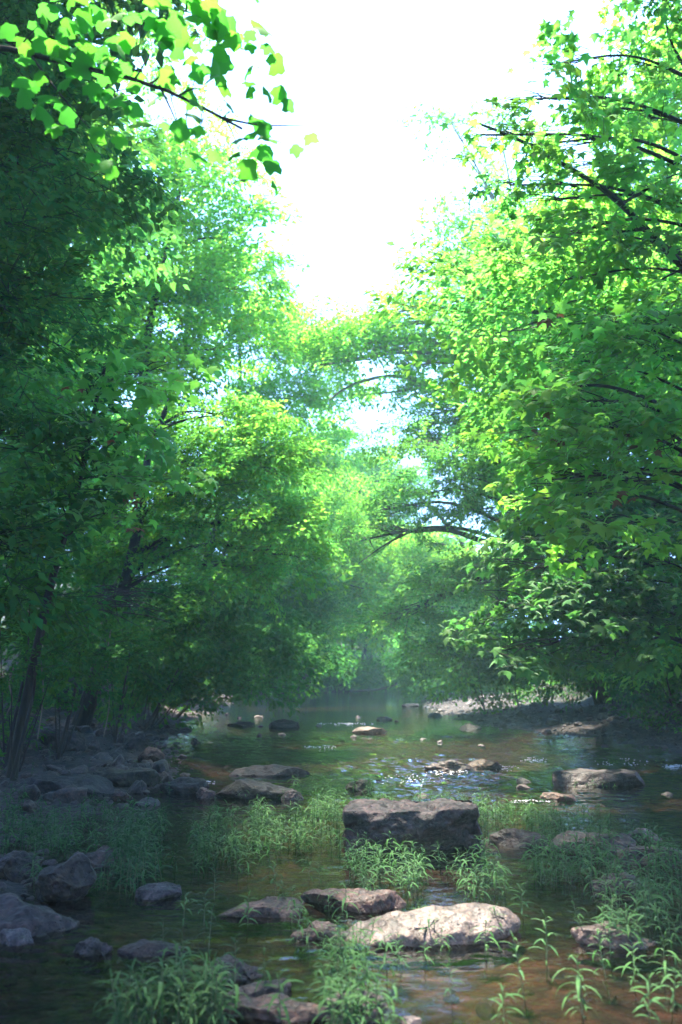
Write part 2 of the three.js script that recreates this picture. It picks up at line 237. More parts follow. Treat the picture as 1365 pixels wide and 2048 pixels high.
{
  const r = rng(71); let n = 0, guard = 0;
  while (n < 230 && guard++ < 9000) { const z = -lerp(5.5, 20, r()), x = edge(EL, z) + lerp(.5, -3.2, r()); const px = 682 + FOCAL * x / -z * .98; if (px < -30) continue; if (z > -9 && r() < .75) continue;
    stone('bank_stone', x, z, .07 + .25 * r() ** 2.2, 'in the rubble along the shaded bank', 'loose stones of the rubble bank', r); n++; }
  n = 0; guard = 0;
  while (n < 190 && guard++ < 9000) { const z = -lerp(16.5, 33, r() ** 1.3), x = edge(ER, z) + lerp(-.5, 3.4, r()); const px = 682 + FOCAL * x / -z; if (px > 1390) continue;
    stone('gravel_stone', x, z, .08 + .26 * r() ** 2.4, 'lying on the dark gravel bar', 'loose stones of the gravel bar', r); n++; }
  n = 0;
  while (n < 26) { const z = -lerp(9, 26, r()), x = lerp(edge(EL, z), edge(ER, z), r()); if (Math.abs(682 + FOCAL * x / -z - 682) > 700) continue; const o = stone('stream_stone', x, z, .1 + .12 * r(), 'just breaking the riffle surface', 'wet stones in the riffle', r); o.position.y = -.01; n++; }
}
{ // the small stuff of both banks and of the bed
  const r = rng(72), g = rockGeometry(300, [1, .6, .85], { detail: 2, cuts: 7, tone: [.2, .16, .14], pale: .2 }), list = [];
  for (let i = 0; i < 9000; i++) { const z = -lerp(4, 42, r() ** 1.2), side = r(); let x; if (side < .4) x = edge(EL, z) + lerp(.8, -2.6, r()); else if (side < .85) x = edge(ER, z) + lerp(-1, 4, r()); else x = lerp(edge(EL, z), edge(ER, z), r()); list.push([x, z]); }
  const im = shade(new THREE.InstancedMesh(g, pebbleMat, list.length)), m = new THREE.Matrix4(), q = new THREE.Quaternion(), e = new THREE.Euler();
  list.forEach(([x, z], i) => { const s = .03 + .1 * r() ** 2; m.compose(V(x, ground(x, z) + s * .1, z), q.setFromEuler(e.set(r() * .8, r() * 6.3, r() * .8)), V(s, s * (.6 + .5 * r()), s)); im.setMatrixAt(i, m); const k = .5 + r(); im.setColorAt(i, lin(k, k * (.9 + .15 * r()), k * (.85 + .2 * r()))); });
  im.name = 'gravel'; tag(im, 'brown gravel strewn over both banks and the bed', 'gravel', null, 'stuff'); scene.add(im);
}

// ------------------------------------------------------------------ leaves
const TEMPLATES = {
  oval: [[0, 0, 0], [.27, .05, .42], [0, -.1, 1], [-.27, .05, .42]],
  maple: [[0, 0, 0], [.4, -.1, -.02], [.27, .02, .2], [.6, -.14, .46], [.22, 0, .52], [0, -.16, 1], [-.22, 0, .52], [-.6, -.14, .46], [-.27, .02, .2], [-.4, -.1, -.02]],
  tulip: [[0, 0, 0], [.24, .0, -.03], [.48, -.15, .2], [.37, -.02, .45], [.47, -.2, .78], [.2, -.12, .92], [0, -.05, .84], [-.2, -.1, .92], [-.47, -.12, .8], [-.37, .0, .45], [-.48, -.08, .2], [-.24, .02, -.03]],
};
const MID = { oval: null, maple: [0, .05, .32], tulip: [0, .08, .4] };
class Soup { // collects triangles with a colour each
  constructor() { this.p = []; this.c = []; this.i = []; }
  leaf(kind, m, s, c) { const t = TEMPLATES[kind], k0 = this.p.length / 3, v = V(), add = (a) => { v.set(a[0] * s, a[1] * s, a[2] * s).applyMatrix4(m); this.p.push(v.x, v.y, v.z); this.c.push(...c); };
    t.forEach(add); if (MID[kind]) { add(MID[kind]); const n = t.length; for (let i = 0; i < n; i++) this.i.push(k0 + n, k0 + (i + 1) % n, k0 + i); } else this.i.push(k0, k0 + 2, k0 + 1, k0, k0 + 3, k0 + 2); }
  twig(a, b, ra, rb, c) { const d = b.clone().sub(a).normalize(), u = Math.abs(d.y) < .9 ? V(0, 1, 0).cross(d).normalize() : V(1, 0, 0), w = d.clone().cross(u), k0 = this.p.length / 3;
    for (const [q, rr] of [[a, ra], [b, rb]]) for (let i = 0; i < 3; i++) { const t = i * 2.0944, s = q.clone().addScaledVector(u, Math.cos(t) * rr).addScaledVector(w, Math.sin(t) * rr); this.p.push(s.x, s.y, s.z); this.c.push(...c); }
    for (let i = 0; i < 3; i++) { const j = (i + 1) % 3; this.i.push(k0 + i, k0 + j, k0 + 3 + i, k0 + j, k0 + 3 + j, k0 + 3 + i); } }
  geometry() { const g = new THREE.BufferGeometry(); g.setAttribute('position', new THREE.Float32BufferAttribute(this.p, 3)); g.setAttribute('color', new THREE.Float32BufferAttribute(this.c, 3)); g.setIndex(this.i); g.computeVertexNormals(); return g; }
}
function spray(seed, kind, n, size, length) { // a leafy twig growing along +z
  const r = rng(seed), s = new Soup(), m = new THREE.Matrix4(), q = new THREE.Quaternion(), e = new THREE.Euler(), bark = [.9, .42, 1.1];
  const arms = [[V(0, 0, 0), V(0, -.12 * length, length)]], k = 6;
  for (let i = 0; i < k; i++) { const t = .15 + .75 * i / k, a = V(0, -.12 * length * t * t, length * t), side = i % 2 ? 1 : -1, l = length * (.55 - .3 * t) * (.7 + .6 * r()); arms.push([a, a.clone().add(V(side * l * .8, (r() - .35) * .2 * length, l * .6))]); }
  for (const [a, b] of arms) s.twig(a, b, .006, .002, bark);
  for (let i = 0; i < n; i++) { const [a, b] = arms[Math.floor(r() * arms.length)], t = .25 + .8 * r(), p = a.clone().lerp(b, t); p.x += (r() - .5) * .16 * length; p.y += (r() - .62) * .22 * length; p.z += (r() - .5) * .16 * length;
    const dir = Math.atan2(p.x, p.z * .7 + .01) + (r() - .5) * 2.2; m.compose(p, q.setFromEuler(e.set(.25 + (r() - .5) * 1.3, dir, (r() - .5) * 1.2, 'YXZ')), V(1, 1, 1)); const c = .75 + .5 * r(), y = r();
    s.leaf(kind, m, size * (.65 + .6 * r()), [c * (.8 + .5 * y), c, c * (1.15 - .4 * y)]); }
  return s.geometry();
}
const SPRAYS = {
  far: [1, 2, 3].map((i) => spray(500 + i, 'oval', 88, .136, 1.2)), mid: [1, 2, 3].map((i) => spray(510 + i, 'oval', 92, .1, .88)), fine: [1, 2, 3].map((i) => spray(520 + i, 'oval', 110, .06, .7)),
  roof: [1, 2].map((i) => spray(550 + i, 'oval', 42, .27, 1.6)), maple: [1, 2, 3].map((i) => spray(530 + i, 'maple', 34, .135, .75)), tulip: [1, 2].map((i) => spray(540 + i, 'tulip', 26, .15, .8)),  // roof: coarse leaves for the added sun-blocking crowns
};
function cluster(seed, list, k, a) { // a bough end: k leafy twigs fanning out from one place, in tiers
  const r = rng(seed), m = new THREE.Matrix4(), q = new THREE.Quaternion(), e = new THREE.Euler(), gs = [];
  for (let i = 0; i < k; i++) { const yaw = i / k * 6.283 + (r() - .5) * 1.4, d = a * (.05 + .5 * r()); m.compose(V(Math.sin(yaw) * d, (r() - .5) * 1.1 * a, Math.cos(yaw) * d), q.setFromEuler(e.set((r() - .4) * .7, yaw + (r() - .5) * .7, (r() - .5) * .7, 'YXZ')), V(1, 1, 1).multiplyScalar(.8 + .4 * r())); gs.push(list[i % list.length].clone().applyMatrix4(m)); }
  return mergeGeometries(gs);
}
const PER = { far: 6, mid: 6, fine: 6, roof: 5, maple: 4, tulip: 4 }, CLUSTERS = {}; for (const [k, a] of Object.entries({ far: .55, mid: .42, roof: .7, maple: .36, tulip: .4 })) CLUSTERS[k] = [1, 2, 3, 4].map((i) => cluster(700 + i + k.length * 10, SPRAYS[k], PER[k], a));
const SPRAYMAT = { far: leafFar, mid: leafFar, fine: leafFar, roof: leafFar, maple: leafNear, tulip: leafTulip };
function crown(parent, blobs, { kind = 'mid', density = 5, tint = [1, 1, 1], seed = 1, gaps = .15, scale = 1 } = {}) {
  const r = rng(seed * 911 + 3), lists = CLUSTERS[kind].map(() => []), m = new THREE.Matrix4(), X = V(), Y = V(), Z = V(), o = parent.position, fq = kind === 'far' ? .55 : kind === 'mid' ? .8 : 1.1;
  for (const b of blobs) { const [a, h, d] = b.r, n = Math.round((kind === 'far' || kind === 'mid' ? .56 : .82) / PER[kind] * density * (b.k ?? 1) * 4.19 * (a * h + h * d + a * d)); let k = 0, guard = 0;
    while (k < n && guard++ < n * 6) { const u = V(r() * 2 - 1, r() * 2 - 1, r() * 2 - 1), l = u.length(); if (l > 1 || l < .05) continue; u.multiplyScalar((.25 + .65 * r() ** .5) / l);
      const p = V(b.c.x + u.x * a, b.c.y + u.y * h, b.c.z + u.z * d); if (fbm(p.x * fq, p.y * fq * 1.7 + seed, p.z * fq, 2) < gaps - .3 + .25 * (u.length() > .9 ? 1 : 0) * r()) { continue; }
      Z.set(u.x * a + (r() - .5) * a, (u.y * .35 - .12 + (r() - .5) * .5) * h, u.z * d + (r() - .5) * d).normalize(); Y.set((r() - .5) * .7, 1, (r() - .5) * .7 + .15).normalize(); X.crossVectors(Y, Z).normalize(); Y.crossVectors(Z, X);
      const s = 1.1 * scale * (.75 + .5 * r()); m.makeBasis(X.multiplyScalar(s), Y.multiplyScalar(s), Z.multiplyScalar(s)).setPosition(p.sub(o)); lists[Math.floor(r() * lists.length)].push([m.clone(), p.clone().add(o)]); k++; } }
  lists.forEach((list, v) => { if (!list.length) return; const im = shade(new THREE.InstancedMesh(CLUSTERS[kind][v], SPRAYMAT[kind], list.length));
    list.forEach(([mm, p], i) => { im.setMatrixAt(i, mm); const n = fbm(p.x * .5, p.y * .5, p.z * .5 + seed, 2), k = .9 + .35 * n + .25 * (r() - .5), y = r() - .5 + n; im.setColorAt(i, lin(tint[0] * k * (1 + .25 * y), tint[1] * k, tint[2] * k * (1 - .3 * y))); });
    im.name = 'crown'; im.userData.kind = 'stuff'; parent.add(im); });
}
function tube(pts, r0, r1, seg = 14, rad = 7, seed = 1, wob = .12) {
  const curve = new THREE.CatmullRomCurve3(pts, false, 'centripetal'), fr = curve.computeFrenetFrames(seg), L = curve.getLength(), pos = [], uv = [], idx = [];
  for (let i = 0; i <= seg; i++) { const t = i / seg, c = curve.getPointAt(t), r = lerp(r0, r1, t ** .85), N = fr.normals[i], B = fr.binormals[i]; for (let j = 0; j <= rad; j++) { const a = j / rad * 6.2832, rr = r * (1 + wob * noise(Math.cos(a) * 1.3 + seed, Math.sin(a) * 1.3, t * L * 1.5)); pos.push(c.x + (N.x * Math.cos(a) + B.x * Math.sin(a)) * rr, c.y + (N.y * Math.cos(a) + B.y * Math.sin(a)) * rr, c.z + (N.z * Math.cos(a) + B.z * Math.sin(a)) * rr); uv.push(j / rad * 6.28 * r0, t * L); if (i && j) { const k = i * (rad + 1) + j; idx.push(k - rad - 2, k - rad - 1, k - 1, k - rad - 1, k, k - 1); } } }
  const g = new THREE.BufferGeometry(); g.setAttribute('position', new THREE.Float32BufferAttribute(pos, 3)); g.setAttribute('uv', new THREE.Float32BufferAttribute(uv, 2)); g.setIndex(idx); g.computeVertexNormals(); return g;
}
const B = (px, py, rx, ry, depth, k = 1, rz) => ({ c: at(px, py, depth), r: [rx / FOCAL * depth, ry / FOCAL * depth, (rz ?? Math.min(rx, ry) * 1.1) / FOCAL * depth], k });
const BW = (x, y, z, a, h, d, k = 1) => ({ c: V(x, y, z), r: [a, h, d], k });
const local = (o, p) => p.clone().sub(o.position);
/* base: trunk foot in metres; trunk: points above it; limbs: [radius, points...] seen in the photo; blobs: masses of the crown */
function tree(name, label, { foot, trunk, r0 = .2, r1 = .05, limbs = [], blobs, bark = barkMat, group, category = 'tree', boughs = true, ...c }) {
  const f = V(foot[0], ground(foot[0], foot[1]) - .08, foot[1]), o = thing(name, label, category, f, group), r = rng((c.seed ?? 1) * 37 + 5), pts = [f, ...trunk].map((p) => local(o, p));
  mesh('trunk', tube(pts, r0, r1, 26, 11, c.seed ?? 1), bark, o);
  for (const [rad, ...p] of limbs) mesh('limb', tube(p.map((q) => local(o, q)), rad, rad * .2, 18, 7, rad * 100), bark, o);
  const curve = new THREE.CatmullRomCurve3(pts);
  if (boughs) for (const b of blobs) {
    const e = local(o, b.c); let bt = .3, bd = 1e9; for (let t = .25; t <= 1; t += .05) { const p = curve.getPoint(t), d = p.distanceTo(e) + Math.max(0, p.y - e.y + .3) * 3; if (d < bd) { bd = d; bt = t; } }
    const s = curve.getPoint(bt), thin = c.kind === 'maple' ? .6 : 1, mid = s.clone().lerp(e, .5).add(V((r() - .5) * .3, .12 * bd, (r() - .5) * .3)), gs = [], rr = thin * Math.min(lerp(r0, r1, bt) * .6, .02 + .012 * bd); gs.push(tube([s, mid, e], rr, rr * .35, 12, 6, r() * 50));
    for (let i = 0; i < 9; i++) { const u = V(r() * 2 - 1, r() * 1.6 - .7, r() * 2 - 1).normalize().multiplyScalar(.85), t = e.clone().add(V(u.x * b.r[0], u.y * b.r[1], u.z * b.r[2])), a = mid.clone().lerp(e, .3 + .7 * r()); gs.push(tube([a, a.clone().lerp(t, .5).add(V((r() - .5) * .2, .1 * r(), (r() - .5) * .2)), t], rr * .32, .004, 7, 4, r() * 50)); }
    mesh('limb', mergeGeometries(gs), bark, o);
  }
  crown(o, blobs, c); return o;
}
function looseLeaves(parent, kind, mat, n, spots, size, seed) { // the leaves that can be picked apart in the photo: one mesh each
  const r = rng(seed), shapes = [0, 1, 2, 3, 4, 5].map(() => { const s = new Soup(), c = .8 + .45 * r(), y = r(); s.leaf(kind, new THREE.Matrix4(), 1, [c * (.8 + .28 * y), c, c * (1.1 - .4 * y)]); return s.geometry(); }), tot = spots.reduce((a, s) => a + s[3], 0);
  for (const [p, rx, ry, w, rz] of spots) for (let i = 0, k = Math.round(n * w / tot); i < k; i++) { const o = mesh('leaf', shapes[Math.floor(r() * 6)], mat, parent); o.position.set(p.x + (r() - .5) * 2 * rx, p.y + (r() - .5) * 2 * ry, p.z + (r() - .5) * 2 * (rz ?? rx * .6)).sub(parent.position); o.rotation.set(.45 + (r() - .5) * 1.2, r() * 6.28, (r() - .5) * 1.1, 'YXZ'); o.scale.setScalar(size * (.7 + .6 * r())); }
}

// ------------------------------------------------------------------ trees of the shaded bank (camera's left)
tree('tall_tree', 'tall dense tree whose shade tinted crown climbs past the overhanging branch', { foot: [-5.2, -8.6], trunk: [V(-5.1, 4, -8.8), V(-5.3, 9, -9), V(-4.9, 14, -9)], r0: .24, r1: .07, seed: 1, kind: 'mid', density: 6, gaps: .1, scale: 1.15, tint: [.45, .52, .66],  // leaf tint darkened to paint in the shade
  blobs: [B(40, 330, 150, 190, 9.4), B(10, 80, 190, 150, 9), B(40, 620, 130, 150, 9.6), B(10, 860, 120, 150, 9.6), B(-150, 500, 160, 300, 9), B(-80, 1080, 160, 120, 9.2), BW(-4.6, 15.5, -9.4, 2, 1.6, 2.8), BW(-7, 15, -10, 2.4, 2, 3), BW(-5.6, 14.5, -6.4, 2.2, 2, 2.2), BW(-5.4, 17, -13, 2, 1.4, 2)] });  // crown masses above the view added to shade the shallows
{ const d = 9.6, T = tree('sapling', 'slender leaning sapling with dark curved stem and large lobed leaves', { foot: [-4.05, -10.2], trunk: [at(100, 1180, d), at(150, 1000, d), at(178, 880, d), at(196, 790, d), at(222, 700, d)], r0: .075, r1: .02, seed: 2, kind: 'maple', density: 2.2, gaps: .2, tint: [.95, 1, .95],
  blobs: [B(215, 770, 60, 50, d), B(300, 745, 80, 36, d), B(240, 850, 60, 50, d), B(215, 950, 70, 60, d), B(140, 990, 80, 80, d), B(120, 880, 70, 80, d), B(235, 1020, 50, 40, d), B(60, 1060, 90, 80, d)] });
  looseLeaves(T, 'maple', leafNear, 170, [[at(240, 760, d - .4), .45, .4, 3], [at(320, 745, d - .4), .6, .22, 3], [at(245, 850, d - .4), .4, .35, 2], [at(220, 960, d - .4), .5, .5, 2.5], [at(150, 930, d - .4), .5, .6, 2]], .19, 61);
  looseLeaves(T, 'maple', deadLeaf, 16, [[at(140, 790, d - .5), .12, .12, 1], [at(262, 1002, d - .5), .13, .13, 1.5], [at(278, 1066, d - .5), .14, .06, 1], [at(232, 872, d - .5), .06, .08, .5]], .14, 62); }
{ const d = 17, t = (x, y) => at(x, y, d); tree('spreading_tree', 'bushy tree in bright green tiers leaning over the still pool', { foot: [-5.6, -17.6], trunk: [t(248, 1180), t(285, 1010), t(300, 900), t(345, 790)], r0: .2, r1: .05, seed: 3, kind: 'mid', density: 8, gaps: .22, tint: [1.05, 1.05, .95],
  limbs: [[.07, t(262, 1150), t(330, 1085), t(410, 1050), t(452, 1040)], [.06, t(290, 960), t(350, 925), t(420, 915)], [.05, t(310, 860), t(380, 838), t(440, 830)]],
  blobs: [B(420, 920, 170, 55, d), B(400, 985, 170, 60, d - .5), B(520, 1050, 120, 70, d), B(330, 1090, 110, 70, d), B(450, 830, 150, 45, d + .5), B(560, 940, 90, 70, d + 1), B(560, 1110, 70, 40, d), B(440, 1130, 120, 50, d), B(330, 870, 80, 70, d + 1), B(250, 1130, 100, 90, d + 1)] }); }
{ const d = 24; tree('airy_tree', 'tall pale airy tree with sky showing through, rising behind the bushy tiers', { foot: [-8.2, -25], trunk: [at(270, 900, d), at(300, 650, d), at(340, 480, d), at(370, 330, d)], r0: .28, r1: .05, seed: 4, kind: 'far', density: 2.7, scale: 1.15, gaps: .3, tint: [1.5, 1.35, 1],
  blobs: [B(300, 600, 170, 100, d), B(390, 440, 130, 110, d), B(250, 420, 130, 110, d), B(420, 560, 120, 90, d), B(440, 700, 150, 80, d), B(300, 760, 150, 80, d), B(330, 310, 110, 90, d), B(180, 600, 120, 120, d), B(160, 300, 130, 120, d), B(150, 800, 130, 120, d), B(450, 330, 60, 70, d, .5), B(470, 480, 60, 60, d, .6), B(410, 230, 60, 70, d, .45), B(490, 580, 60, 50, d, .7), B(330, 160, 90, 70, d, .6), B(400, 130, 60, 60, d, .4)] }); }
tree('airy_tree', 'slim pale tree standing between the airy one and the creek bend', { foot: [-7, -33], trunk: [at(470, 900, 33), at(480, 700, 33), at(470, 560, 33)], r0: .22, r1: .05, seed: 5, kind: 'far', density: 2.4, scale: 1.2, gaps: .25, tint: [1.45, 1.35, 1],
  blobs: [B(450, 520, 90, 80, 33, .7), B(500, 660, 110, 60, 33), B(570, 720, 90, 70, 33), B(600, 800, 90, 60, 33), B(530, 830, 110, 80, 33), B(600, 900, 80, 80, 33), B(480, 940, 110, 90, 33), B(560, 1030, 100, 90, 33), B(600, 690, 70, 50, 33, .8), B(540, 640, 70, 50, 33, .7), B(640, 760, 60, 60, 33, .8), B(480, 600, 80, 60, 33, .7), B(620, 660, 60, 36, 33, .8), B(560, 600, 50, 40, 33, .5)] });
tree('tall_tree', 'tall tree deep in the wood behind the leaning sapling', { foot: [-10.5, -19], trunk: [V(-10.4, 6, -19), V(-10, 12, -19), V(-9.6, 17, -19)], r0: .3, r1: .06, seed: 6, kind: 'far', density: 3, scale: 1.3, tint: [.85, .95, .95], blobs: [BW(-9.6, 12, -18, 3, 2.2, 2.6), BW(-8.5, 8.5, -17, 2.6, 2, 2.2), BW(-9.5, 5.5, -16.5, 2.6, 2, 2.2), BW(-7.6, 5, -16, 1.8, 1.6, 1.8), BW(-10, 16, -18, 3, 2.4, 2.6), BW(-8.6, 3, -16, 2.4, 1.5, 2)] });
tree('tall_tree', 'broad tree on the slope behind the pale airy tree', { foot: [-13, -32], trunk: [V(-12.8, 8, -32), V(-12.4, 15, -32), V(-12, 20, -32)], r0: .32, r1: .06, seed: 7, kind: 'far', density: 2.4, scale: 1.35, tint: [.9, 1, .95], blobs: [BW(-11, 9, -31, 4, 3, 3), BW(-12, 14, -31, 4, 3, 3), BW(-11, 19, -31, 3.4, 2.8, 3), BW(-9, 5, -30, 3, 2.4, 2.6), BW(-8, 8, -31, 2.6, 2, 2.4)] });
// understory of the shaded bank, with its shade put into the leaf tint
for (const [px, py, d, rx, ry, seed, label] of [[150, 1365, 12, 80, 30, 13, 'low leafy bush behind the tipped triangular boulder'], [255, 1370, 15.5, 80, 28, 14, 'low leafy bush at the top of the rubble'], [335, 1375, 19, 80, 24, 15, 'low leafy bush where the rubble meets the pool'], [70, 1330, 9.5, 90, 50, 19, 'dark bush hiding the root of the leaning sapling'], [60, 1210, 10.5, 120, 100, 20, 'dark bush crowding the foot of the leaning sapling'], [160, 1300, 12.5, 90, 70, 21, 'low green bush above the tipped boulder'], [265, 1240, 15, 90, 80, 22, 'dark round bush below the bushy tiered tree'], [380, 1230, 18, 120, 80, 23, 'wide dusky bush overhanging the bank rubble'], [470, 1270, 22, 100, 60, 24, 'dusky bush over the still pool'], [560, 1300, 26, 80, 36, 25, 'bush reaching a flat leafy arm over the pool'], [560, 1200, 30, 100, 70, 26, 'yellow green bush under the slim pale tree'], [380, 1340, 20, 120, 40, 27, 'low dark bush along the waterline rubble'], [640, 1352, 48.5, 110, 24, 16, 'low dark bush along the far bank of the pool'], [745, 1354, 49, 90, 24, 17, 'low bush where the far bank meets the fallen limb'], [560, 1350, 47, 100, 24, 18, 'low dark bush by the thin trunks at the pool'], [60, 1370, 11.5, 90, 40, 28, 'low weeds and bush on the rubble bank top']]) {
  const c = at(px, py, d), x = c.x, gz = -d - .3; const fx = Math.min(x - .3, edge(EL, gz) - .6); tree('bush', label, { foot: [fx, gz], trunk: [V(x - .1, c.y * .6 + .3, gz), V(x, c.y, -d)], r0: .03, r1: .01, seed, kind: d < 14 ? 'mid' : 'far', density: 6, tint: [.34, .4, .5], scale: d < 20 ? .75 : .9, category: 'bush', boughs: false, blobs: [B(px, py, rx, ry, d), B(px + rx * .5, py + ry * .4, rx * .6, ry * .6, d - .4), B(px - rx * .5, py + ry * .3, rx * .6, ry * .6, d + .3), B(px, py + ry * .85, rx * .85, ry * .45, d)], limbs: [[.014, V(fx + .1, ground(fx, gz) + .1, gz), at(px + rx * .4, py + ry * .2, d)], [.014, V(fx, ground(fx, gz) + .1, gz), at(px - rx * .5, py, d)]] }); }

// ------------------------------------------------------------------ far trees round the bend
for (const [px, d, seed, label, tint, blobs] of [
  [600, 49, 30, 'rounded light green tree at the bend behind the slim pale tree', [1.05, 1.05, .9], [[610, 930, 80, 80], [690, 930, 50, 40], [640, 1020, 80, 80], [600, 1110, 90, 80], [660, 870, 40, 40], [570, 1000, 70, 80]]],
  [700, 53, 31, 'soft hazy tree closing the view in the middle of the valley', [1, 1.05, .95], [[700, 980, 80, 70], [740, 930, 60, 40], [800, 965, 60, 40], [720, 1070, 90, 80], [690, 1160, 90, 70], [760, 1000, 60, 60], [650, 1180, 70, 60]]],
  [800, 54, 32, 'sunlit yellow green tree seen under the arching limb', [1.25, 1.15, .8], [[800, 1110, 70, 60], [870, 1095, 60, 50], [780, 1190, 80, 60], [850, 1180, 80, 60], [920, 1150, 70, 60]]],
  [760, 50, 33, 'drooping tree hanging over the far pool', [.95, 1, .95], [[740, 1200, 70, 50], [790, 1250, 70, 50], [720, 1270, 60, 50], [680, 1220, 60, 60]]],
  [960, 42, 34, 'dense tree behind the arching limb at the bar', [.95, 1, .95], [[940, 1220, 90, 60], [890, 1270, 70, 50], [990, 1290, 80, 50], [1010, 1170, 80, 70]]],
  [480, 46, 35, 'dark tree deep behind the still pool', [.8, .9, 1], [[480, 1180, 120, 90], [420, 1080, 120, 90], [540, 1270, 100, 50], [470, 1330, 110, 40], [600, 1240, 90, 60]]],
  [1080, 48, 36, 'tall hazy tree behind the arching branches', [1, 1.05, 1], [[1080, 800, 120, 110], [1030, 950, 100, 90], [1120, 650, 120, 110], [1000, 700, 90, 80], [1100, 1060, 120, 90]]],
  [640, 60, 37, 'low distant tree filling the gap at the bend', [.9, 1, 1], [[640, 1290, 110, 50], [740, 1310, 110, 50], [560, 1320, 90, 44], [840, 1310, 90, 44], [480, 1310, 90, 50], [920, 1310, 80, 44], [700, 1345, 150, 26], [560, 1352, 130, 22], [830, 1350, 90, 22]]],
]) { const f = at(px, 1360, d), bl = blobs.map(([x, y, a, b]) => B(x, y, a, b, d)); const top = bl.reduce((m, b) => b.c.y > m.c.y ? b : m); tree(seed % 2 ? 'far_tree' : 'bend_tree', label, { foot: [f.x, -d - .5], trunk: [V(f.x + .2, 3, -d), V(lerp(f.x, top.c.x, .6), top.c.y * .6, -d), top.c], r0: .24, r1: .05, seed, kind: 'far', density: 2.9, scale: 1.35, gaps: .12, tint, blobs: bl }); }
for (const [px, d, x2] of [[546, 47, 556], [560, 49, 548], [655, 48.5, 668], [690, 50, 676], [725, 50, 740], [600, 48, 612], [480, 46, 470], [505, 47, 520]]) { const f = at(px, 1380, d), t = at(x2, 1130, d); tree('thin_tree', 'thin dark trunk standing in the shade behind the far pool', { foot: [f.x, -d], trunk: [at((px + x2) / 2 + 4, 1250, d), t], r0: .1, r1: .04, seed: px, kind: 'far', density: 2, scale: 1.4, tint: [.85, .95, .95], group: 'thin trunks behind the far pool', blobs: [{ c: t, r: [1.2, .9, 1.2], k: 1 }] }); }

// ------------------------------------------------------------------ trees of the gravel bar side (camera's right)
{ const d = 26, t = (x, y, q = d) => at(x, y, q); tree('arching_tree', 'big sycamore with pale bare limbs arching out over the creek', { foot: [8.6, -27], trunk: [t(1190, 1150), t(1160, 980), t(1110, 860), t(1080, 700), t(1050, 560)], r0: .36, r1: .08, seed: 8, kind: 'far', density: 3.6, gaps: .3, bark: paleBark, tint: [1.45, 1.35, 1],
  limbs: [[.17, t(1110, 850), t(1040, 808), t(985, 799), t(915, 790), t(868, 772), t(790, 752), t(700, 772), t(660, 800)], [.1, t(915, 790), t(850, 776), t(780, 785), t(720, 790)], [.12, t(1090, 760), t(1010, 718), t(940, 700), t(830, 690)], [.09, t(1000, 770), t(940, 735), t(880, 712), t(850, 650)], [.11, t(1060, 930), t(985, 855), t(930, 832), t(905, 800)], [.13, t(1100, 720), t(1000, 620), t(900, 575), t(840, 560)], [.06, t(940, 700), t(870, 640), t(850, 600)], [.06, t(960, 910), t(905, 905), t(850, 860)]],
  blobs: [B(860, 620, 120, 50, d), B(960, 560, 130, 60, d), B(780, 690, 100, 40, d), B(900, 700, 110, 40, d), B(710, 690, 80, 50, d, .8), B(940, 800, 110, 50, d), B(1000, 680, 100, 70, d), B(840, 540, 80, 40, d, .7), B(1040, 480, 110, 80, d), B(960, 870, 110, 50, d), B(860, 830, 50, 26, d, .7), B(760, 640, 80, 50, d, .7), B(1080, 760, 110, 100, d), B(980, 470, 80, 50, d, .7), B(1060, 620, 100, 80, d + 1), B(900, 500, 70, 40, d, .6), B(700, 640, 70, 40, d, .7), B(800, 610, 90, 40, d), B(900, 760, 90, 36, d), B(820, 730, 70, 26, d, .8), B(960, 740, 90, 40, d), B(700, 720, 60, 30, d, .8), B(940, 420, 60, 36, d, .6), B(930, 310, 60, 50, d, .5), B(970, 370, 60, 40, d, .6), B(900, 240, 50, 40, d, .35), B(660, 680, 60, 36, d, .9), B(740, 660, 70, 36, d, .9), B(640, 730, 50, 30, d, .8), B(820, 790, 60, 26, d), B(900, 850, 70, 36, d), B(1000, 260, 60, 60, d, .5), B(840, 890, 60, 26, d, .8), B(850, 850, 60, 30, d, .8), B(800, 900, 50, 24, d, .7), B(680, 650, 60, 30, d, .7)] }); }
{ const d = 22, t = (x, y, q = d) => at(x, y, q); tree('drooping_tree', 'dark fine leaved tree with a thick mossy limb arching low over the bar', { foot: [7.4, -23], trunk: [t(1150, 1230), t(1090, 1130), t(1040, 1060), t(1010, 960), t(980, 880)], r0: .26, r1: .06, seed: 9, kind: 'mid', density: 6, gaps: .2, tint: [.75, .82, .85],
  limbs: [[.14, t(1080, 1110), t(1010, 1092), t(965, 1082), t(905, 1062), t(860, 1060), t(820, 1064), t(786, 1050)], [.05, t(880, 1058), t(910, 1040), t(928, 1020)], [.04, t(820, 1064), t(770, 1090), t(700, 1140)]],
  blobs: [B(900, 960, 110, 50, d), B(830, 990, 90, 40, d), B(760, 1020, 70, 40, d), B(950, 1020, 70, 36, d), B(720, 1080, 50, 50, d, .8), B(980, 920, 90, 60, d), B(870, 1200, 80, 50, d, .8), B(930, 1150, 90, 50, d), B(790, 1240, 60, 50, d, .8), B(1010, 1180, 90, 80, d), B(880, 900, 80, 40, d), B(940, 1290, 90, 50, d), B(1060, 1020, 90, 80, d)] }); }
